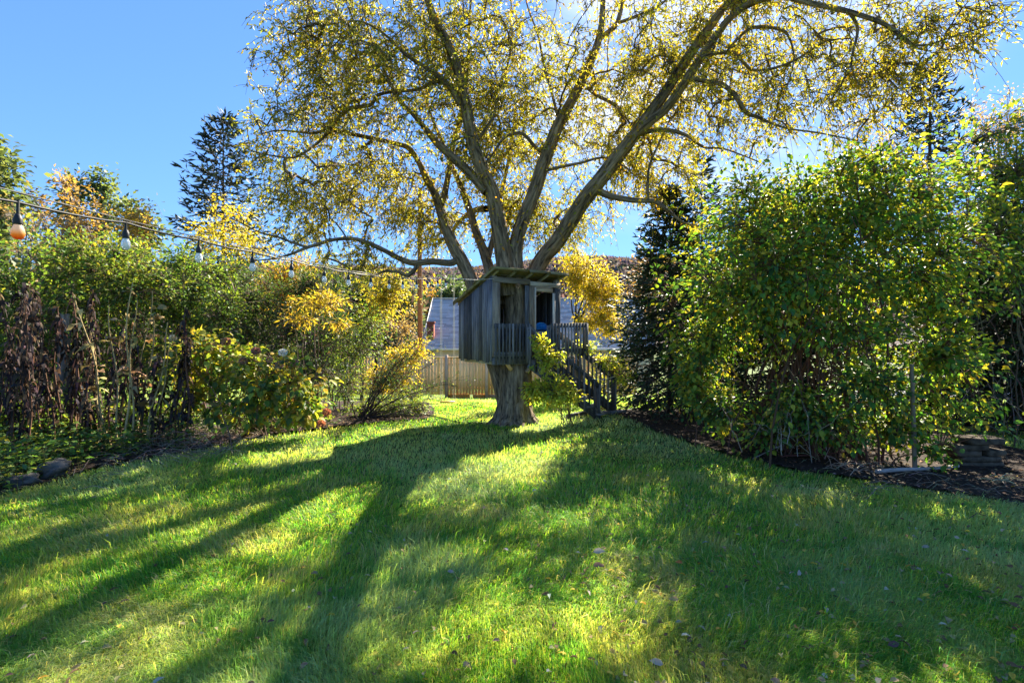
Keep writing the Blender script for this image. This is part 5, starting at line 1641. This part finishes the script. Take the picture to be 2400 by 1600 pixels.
for i, (px, py, h) in enumerate(dk):
    D = min(F * CH / (py - 800), 7.9); D = 6.2 + (D - 6.2) * .75; h = h * 1.13
    lab = "dark dead stalk " + LOOK[i % 4] + ", " + ORD[i] + " in the flower bed"
    stalk("dead_plant", lab, (px - 1200) / F * D, D, h, 200 + i, False, int(32 * h), "dark dead stalks in the left flower bed", lean=.2 if i == 0 else None)
pl = [(262, 985, 1.75, -.15), (248, 990, 1.55, -.16), (293, 985, 1.95, .07), (305, 982, 1.75, .05), (312, 984, 1.9, .10), (325, 978, 1.6, .12), (340, 975, 1.5, .2), (280, 990, 1.7, 0.0), (345, 985, 1.4, .22)]
ORP = ["leftmost", "second from left", "third from left", "fourth from left", "middle one", "fourth from right", "third from right", "second from right", "rightmost"]
pl = sorted(pl)
for i, (px, py, h, ln_) in enumerate(pl):
    D = 7.35 + rg.uniform(-.25, .25); h = h * 1.28
    lab = "pale tan stem with drooping olive leaves, " + ORP[i] + " of nine by the hydrangea"
    stalk("dry_plant", lab, (px - 1200) / F * D, D, h, 240 + i, True, 13, "pale dry stems in the left flower bed", lean=ln_)

# grey stump in the bed
g = Geo(); z0 = float(gz(-8.0, 8.6)); tt = np.linspace(0, 1, 16)
tubes(g, np.stack([-8.0 + .05 * tt, np.full(16, 8.6), z0 - .05 + tt * 2.15], 1), .11 - .04 * tt + .05 * np.exp(-tt * 10), 40, (.4, .4, .4), .25)
M_STUMP = bark_mat("grey_dead_wood", (.05, .047, .045), (.30, .285, .27), 16, .1, .8)
tag(g.build("dead_tree", M_STUMP, None, True), "silvery grey dead trunk standing behind the dead stalks", "dead tree")

# ground cover along the left bed, straw heap, leaf litter, fallen leaves
rg = np.random.default_rng(141)
def cover(name, label, n, region, ll, pal, hmax, seed, mat=None, flat=False, six=False, cat="ground cover", W=.5):
    rg_ = np.random.default_rng(seed)
    x, y = region(n, rg_)
    n = len(x); z = gz(x, y)
    g = Geo()
    hh = hmax * rg_.random(n) ** 1.4
    pos = np.stack([x, y, z + .03 + hh], 1)
    az = rg_.uniform(0, 6.28, n)
    ax = np.stack([np.cos(az), np.sin(az), rg_.normal(.05, .15 if flat else .35, n)], 1)
    nr = nrm(np.array([0, 0, 1.]) + rg_.normal(0, .25 if flat else .5, (n, 3)))
    L = ll * rg_.uniform(.55, 1.3, n)
    leaves(g, pos, ax, nr, L, L * W, palette(pal, n, rg_, .25), six)
    if not flat:
        m = min(n, 1500)
        b = pos[:m].copy(); b[:, 2] = z[:m]; b[:, :2] += rg_.normal(0, .03, (m, 2))
        tubes(g, np.stack([b, (b + pos[:m]) / 2, pos[:m]], 1), np.array([[.003, .0025, .002]]), 3, (.1, .12, .04))
    return tag(g.build(name, mat or M_LEAF), label, cat, kind="stuff")


def reg_left(n, r):
    D = r.uniform(5.0, 9.2, n); px = r.uniform(-100, 800, n); x = (px - 1200) / F * D
    off = r.random(n) ** 1.5 * 1.7
    k = inside(x + .12, D - .1, LEFT_BED) & ~inside(x - 1.7, D + .6, LEFT_BED) | (inside(x + .1, D - .1, LEFT_BED) & (r.random(n) < .35))
    cl = fbm(x * 2.4, D * 2.4, 15)
    k &= cl > .30
    return x[k], D[k]


cover("ground_cover", "low green leafy ground cover plants along the left flower bed", 48000, reg_left, .082,
      [((.07, .14, .035), 4), ((.11, .18, .04), 3), ((.20, .23, .04), 1.5), ((.05, .10, .045), 2)], .40, 142)
cover("leaf_litter", "brown leaf litter and dry stems on the left flower bed soil", 12000,
      lambda n, r: (lambda x, y: (x[inside(x, y, LEFT_BED)], y[inside(x, y, LEFT_BED)]))(r.uniform(-9, -1.7, n), r.uniform(3.5, 10.5, n)), .06,
      [((.13, .08, .05), 3), ((.22, .15, .09), 2), ((.30, .22, .14), 1), ((.07, .05, .04), 3)], .03, 143, M_DEAD, True, cat="leaf litter")
cover("leaf_litter", "brown and tan fallen leaves and mulch under the large shrub", 11000,
      lambda n, r: (lambda x, y: (x[inside(x, y, RIGHT_BED)], y[inside(x, y, RIGHT_BED)]))(r.uniform(1.8, 8.6, n), r.uniform(3.8, 11.5, n)), .055,
      [((.10, .065, .045), 4), ((.17, .11, .07), 2), ((.33, .25, .15), .7), ((.06, .045, .035), 3), ((.36, .26, .05), .25)], .02, 144, M_DEAD, True, cat="leaf litter")


def strands(name, label, n, c, spread, ln_, col, seed, lift=.1, cat="dry straw"):
    rg_ = np.random.default_rng(seed); g = Geo()
    x = c[0] + rg_.normal(0, spread[0], n); y = c[1] + rg_.normal(0, spread[1], n); z = gz(x, y) + .02 + np.abs(rg_.normal(0, lift, n))
    az = rg_.uniform(0, 6.28, n); L = ln_ * rg_.uniform(.4, 1.2, n)
    d = np.stack([np.cos(az), np.sin(az) * .6, rg_.normal(0, .25, n)], 1)
    s = np.stack([x, y, z], 1); e = s + d * L[:, None]; e[:, 2] = np.maximum(e[:, 2], gz(e[:, 0], e[:, 1]) + .015)
    m = (s + e) / 2 + np.array([0, 0, 1.]) * (L * .12)[:, None]
    tubes(g, np.stack([s, m, e], 1), np.array([[.004, .0035, .0025]]), 3, palette([(col, 1)], n, rg_, .25))
    return tag(g.build(name, M_STEM), label, cat, kind="stuff")


strands("straw_heap", "heap of pale dry straw stems lying before the hydrangea", 420, (-5.35, 8.0), (.36, .3), .55, (.36, .29, .22), 151, .10)
strands("straw", "scattered dry stems along the edge of the left flower bed", 260, (-4.9, 7.3), (.55, .7), .5, (.26, .2, .15), 152, .03)
strands("straw", "thin dry stems strewn over the mulch at the right", 90, (4.9, 5.1), (.7, .3), .34, (.20, .15, .11), 153, .01)
strands("straw", "pale dry grass stems near the foot of the wooden stake", 70, (4.35, 6.0), (.25, .2), .28, (.32, .25, .17), 154, .03)

x, y = scatter_screen(1500, 1000, 1640, 0, 2500, rg)
wgt = np.where((x / y) > .05, 1.0, .28); k = lawn_mask(x, y) & (rg.random(1500) < wgt); x = x[k]; y = y[k]; n = len(x)
g = Geo()
az = rg.uniform(0, 6.28, n)
leaves(g, np.stack([x, y, gz(x, y) + rg.uniform(.035, .06, n)], 1), np.stack([np.cos(az), np.sin(az), rg.normal(0, .3, n)], 1), nrm(np.array([0, 0, 1.]) + rg.normal(0, .5, (n, 3))),
       rg.uniform(.03, .055, n), rg.uniform(.016, .03, n), palette([((.26, .21, .11), 3), ((.13, .08, .05), 3), ((.42, .30, .05), 2), ((.30, .28, .22), 1)], n, rg, .2), True, .3)
tag(g.build("fallen_leaves", M_DEAD), "small dry leaves scattered over the shaded lawn", "fallen leaves", kind="stuff")
for (px, py, L, col, lab) in [(1590, 1430, .085, (.36, .25, .13), "long pale tan leaf lying in the shaded grass"), (1600, 1340, .07, (.40, .13, .04), "rust red fallen leaf on the shaded lawn"),
                              (1555, 1582, .09, (.36, .29, .24), "curled whitish leaf standing in the grass at the bottom edge"), (1390, 1345, .11, (.20, .12, .09), "crumpled dark brown leaf by the edge of the sunlit grass"),
                              (1390, 1312, .12, (.30, .28, .24), "pale grey shrivelled leaf just above a crumpled brown one"), (1855, 1228, .08, (.38, .25, .05), "golden leaf lying on the lawn below the large shrub"),
                              (2080, 1540, .09, (.10, .06, .06), "black curled leaf in the grass at the lower right"), (1835, 1392, .06, (.42, .32, .07), "light yellow leaf on the shaded grass")]:
    D = float(np.interp(py, (800 + F * (CH - gz(0 * Dg, Dg)) / Dg)[::-1], Dg[::-1])); X = (px - 1200) / F * D
    g = Geo(); a = rg.uniform(0, 6.28)
    leaves(g, np.array([[X, D, float(gz(X, D)) + .06]]), np.array([[math.cos(a), math.sin(a) * .5, .15]]), np.array([[.2, -.75, .7]]), np.array([L * .75]), np.array([L * .36]), np.array([col]), True, .3)
    tag(g.build("fallen_leaf", M_DEAD), lab, "leaf", "single leaves lying on the lawn")

# sprawling grass-like clump on the mulch
strands("grass_clump", "small spiky dry grass clump on the mulch below the stone stack", 22, (5.35, 5.35), (.03, .03), .2, (.36, .33, .2), 155, .04, "grass clump")

# ---- trees beyond the yard
FARG = "trees beyond the yard"
def fartree(name, label, px, pytop, pybot, D, w, pal, seed, nl=2600, ll=.3, bare=False, rz=None):
    X = (px - 1200) / F * D; top = CH + (800 - pytop) / F * D; bot = CH + (800 - pybot) / F * D
    w = w / F * D * .5
    hgt = top - bot
    rg_ = np.random.default_rng(seed)
    lobes = [[X, D, bot + hgt * .5, w * .8, w * .7, hgt * .42, 3]]
    for i in range(6):
        lobes.append([X + rg_.uniform(-.75, .75) * w, D + rg_.uniform(-.6, .6) * w, bot + hgt * rg_.uniform(.2, .85), w * rg_.uniform(.3, .5), w * .4, hgt * rg_.uniform(.14, .24), 1])
    z0 = float(gz(X, D))
    return plant(name, label, "tree", (X, D), lobes, nl, ll, ll * .55, pal, seed, trunk=(max(.8, bot + hgt * .2 - z0), max(.09, hgt * .018)), nstem=18, stem_r=.05 * hgt / 8,
                 per=8, spread=ll * 2.2, stems="limbs", crown="crown", group=FARG, twig_r=.010 * hgt / 8, stem_col=(.17, .14, .12))


PINE = [((.09, .125, .065), 4), ((.14, .17, .075), 3), ((.055, .085, .05), 2)]
fartree("pine_tree", "green pine cut by the left edge of the photo", 5, 330, 620, 30, 150, PINE, 301, 3200, .42)
fartree("pine_tree", "left green pine of the pair behind the bare orange tree", 180, 385, 640, 42, 110, PINE, 302, 1500, .42)
fartree("pine_tree", "right green pine of the pair behind the bare orange tree", 255, 385, 640, 43, 75, PINE, 303, 1300, .42)
fartree("pine_tree", "short green pine just left of the dark layered spruce", 345, 438, 640, 38, 95, PINE, 304, 1400, .38)
fartree("bare_tree", "half bare tree with a haze of orange leaves left of the pines", 130, 390, 680, 34, 160, G_BARE + [((.46, .26, .04), 1.6)], 305, 1500, .26)
fartree("bare_tree", "thin half bare tree with orange leaf patches between the pines", 220, 400, 680, 36, 160, G_BARE + [((.46, .27, .04), 2)], 306, 1500, .26)
fartree("bare_tree", "grey leafless tree low behind the first hanging bulb", 50, 430, 700, 27, 170, G_BARE, 307, 700, .18)
fartree("autumn_tree", "yellow orange tree below the short pine", 310, 470, 680, 30, 130, G_BARE + [((.48, .31, .04), 4)], 308, 1900, .22)
fartree("green_tree", "dark evergreen tree behind the hedge under the low bough", 850, 650, 800, 40, 110, [((.03, .05, .035), 3), ((.05, .075, .045), 2)], 309, 2200, .4)
fartree("green_tree", "soft green pine beyond the utility pole", 1070, 640, 790, 60, 130, [((.08, .12, .07), 3), ((.06, .10, .06), 2)], 310, 2600, .6)
fartree("green_tree", "dull green evergreen left of the utility pole", 940, 660, 800, 48, 110, PINE, 311, 2200, .5)
fartree("autumn_tree", "orange tree beyond the utility pole above the grey roof", 1010, 650, 780, 70, 70, G_ORANGE, 312, 1300, .6)
fartree("bare_tree", "grey bare tree beyond the yellow bush left of the pole", 935, 720, 840, 26, 110, G_BARE, 313, 700, .15)
fartree("bare_tree", "pinkish bare tree at the upper right behind the spiky spruce", 2330, 175, 520, 22, 190, [((.30, .22, .16), 2), ((.36, .24, .12), 1)], 314, 2000, .13)
fartree("bare_tree", "faint leafless tree left of the spiky spruce top", 2040, 230, 560, 26, 230, [((.26, .2, .16), 2), ((.34, .22, .1), 1)], 315, 1200, .14)
fartree("bare_tree", "tall bare tree at the far upper right corner", 2470, 190, 560, 20, 200, [((.30, .22, .16), 2), ((.36, .24, .12), 1)], 316, 1500, .13)
fartree("green_tree", "dark evergreen far beyond the large shrub on the right", 1990, 560, 880, 24, 260, [((.03, .05, .03), 3), ((.05, .075, .04), 2)], 317, 2600, .34)
fartree("green_tree", "second evergreen beyond the right spruces", 2300, 520, 860, 27, 220, [((.03, .05, .03), 3), ((.06, .085, .04), 2)], 318, 2400, .34)
fartree("autumn_tree", "rusty tree beyond the house roof at the right", 1530, 560, 800, 48, 150, [((.2, .13, .09), 3), ((.3, .17, .06), 1)], 319, 1600, .4)

# a thick belt of trees closes the view behind the hedge
rg = np.random.default_rng(161)
n = 9000
bx_ = rg.uniform(-62, -9, n); by_ = rg.uniform(44, 60, n)
top = 4.5 + 4.5 * fbm(bx_ * .12, by_ * .05, 3) + np.clip((-bx_ - 14) * .1, 0, 4)
bz_ = -2 + (top + 2) * rg.random(n) ** .8
g = Geo()
leaves(g, np.stack([bx_, by_, bz_], 1), rdir(n, rg) + [0, 0, .3], rdir(n, rg), rg.uniform(.6, 1.2, n), rg.uniform(.35, .7, n),
       palette([((.06, .075, .035), 3), ((.16, .12, .08), 3), ((.30, .19, .05), 1.2), ((.035, .05, .03), 2)], n, rg, .3))
m = 260; tx = rg.uniform(-62, -9, m); ty = rg.uniform(44, 60, m)
tubes(g, np.stack([np.stack([tx, ty, np.full(m, -2.5)], 1), np.stack([tx + .1, ty, np.full(m, 2.)], 1), np.stack([tx, ty, np.full(m, 7.0)], 1)], 1), np.array([[.18, .14, .06]]), 5, (.12, .1, .09))
tag(g.build("treeline", M_DEAD), "far wood of mixed autumn trees beyond the left hedge", "wood", kind="stuff")
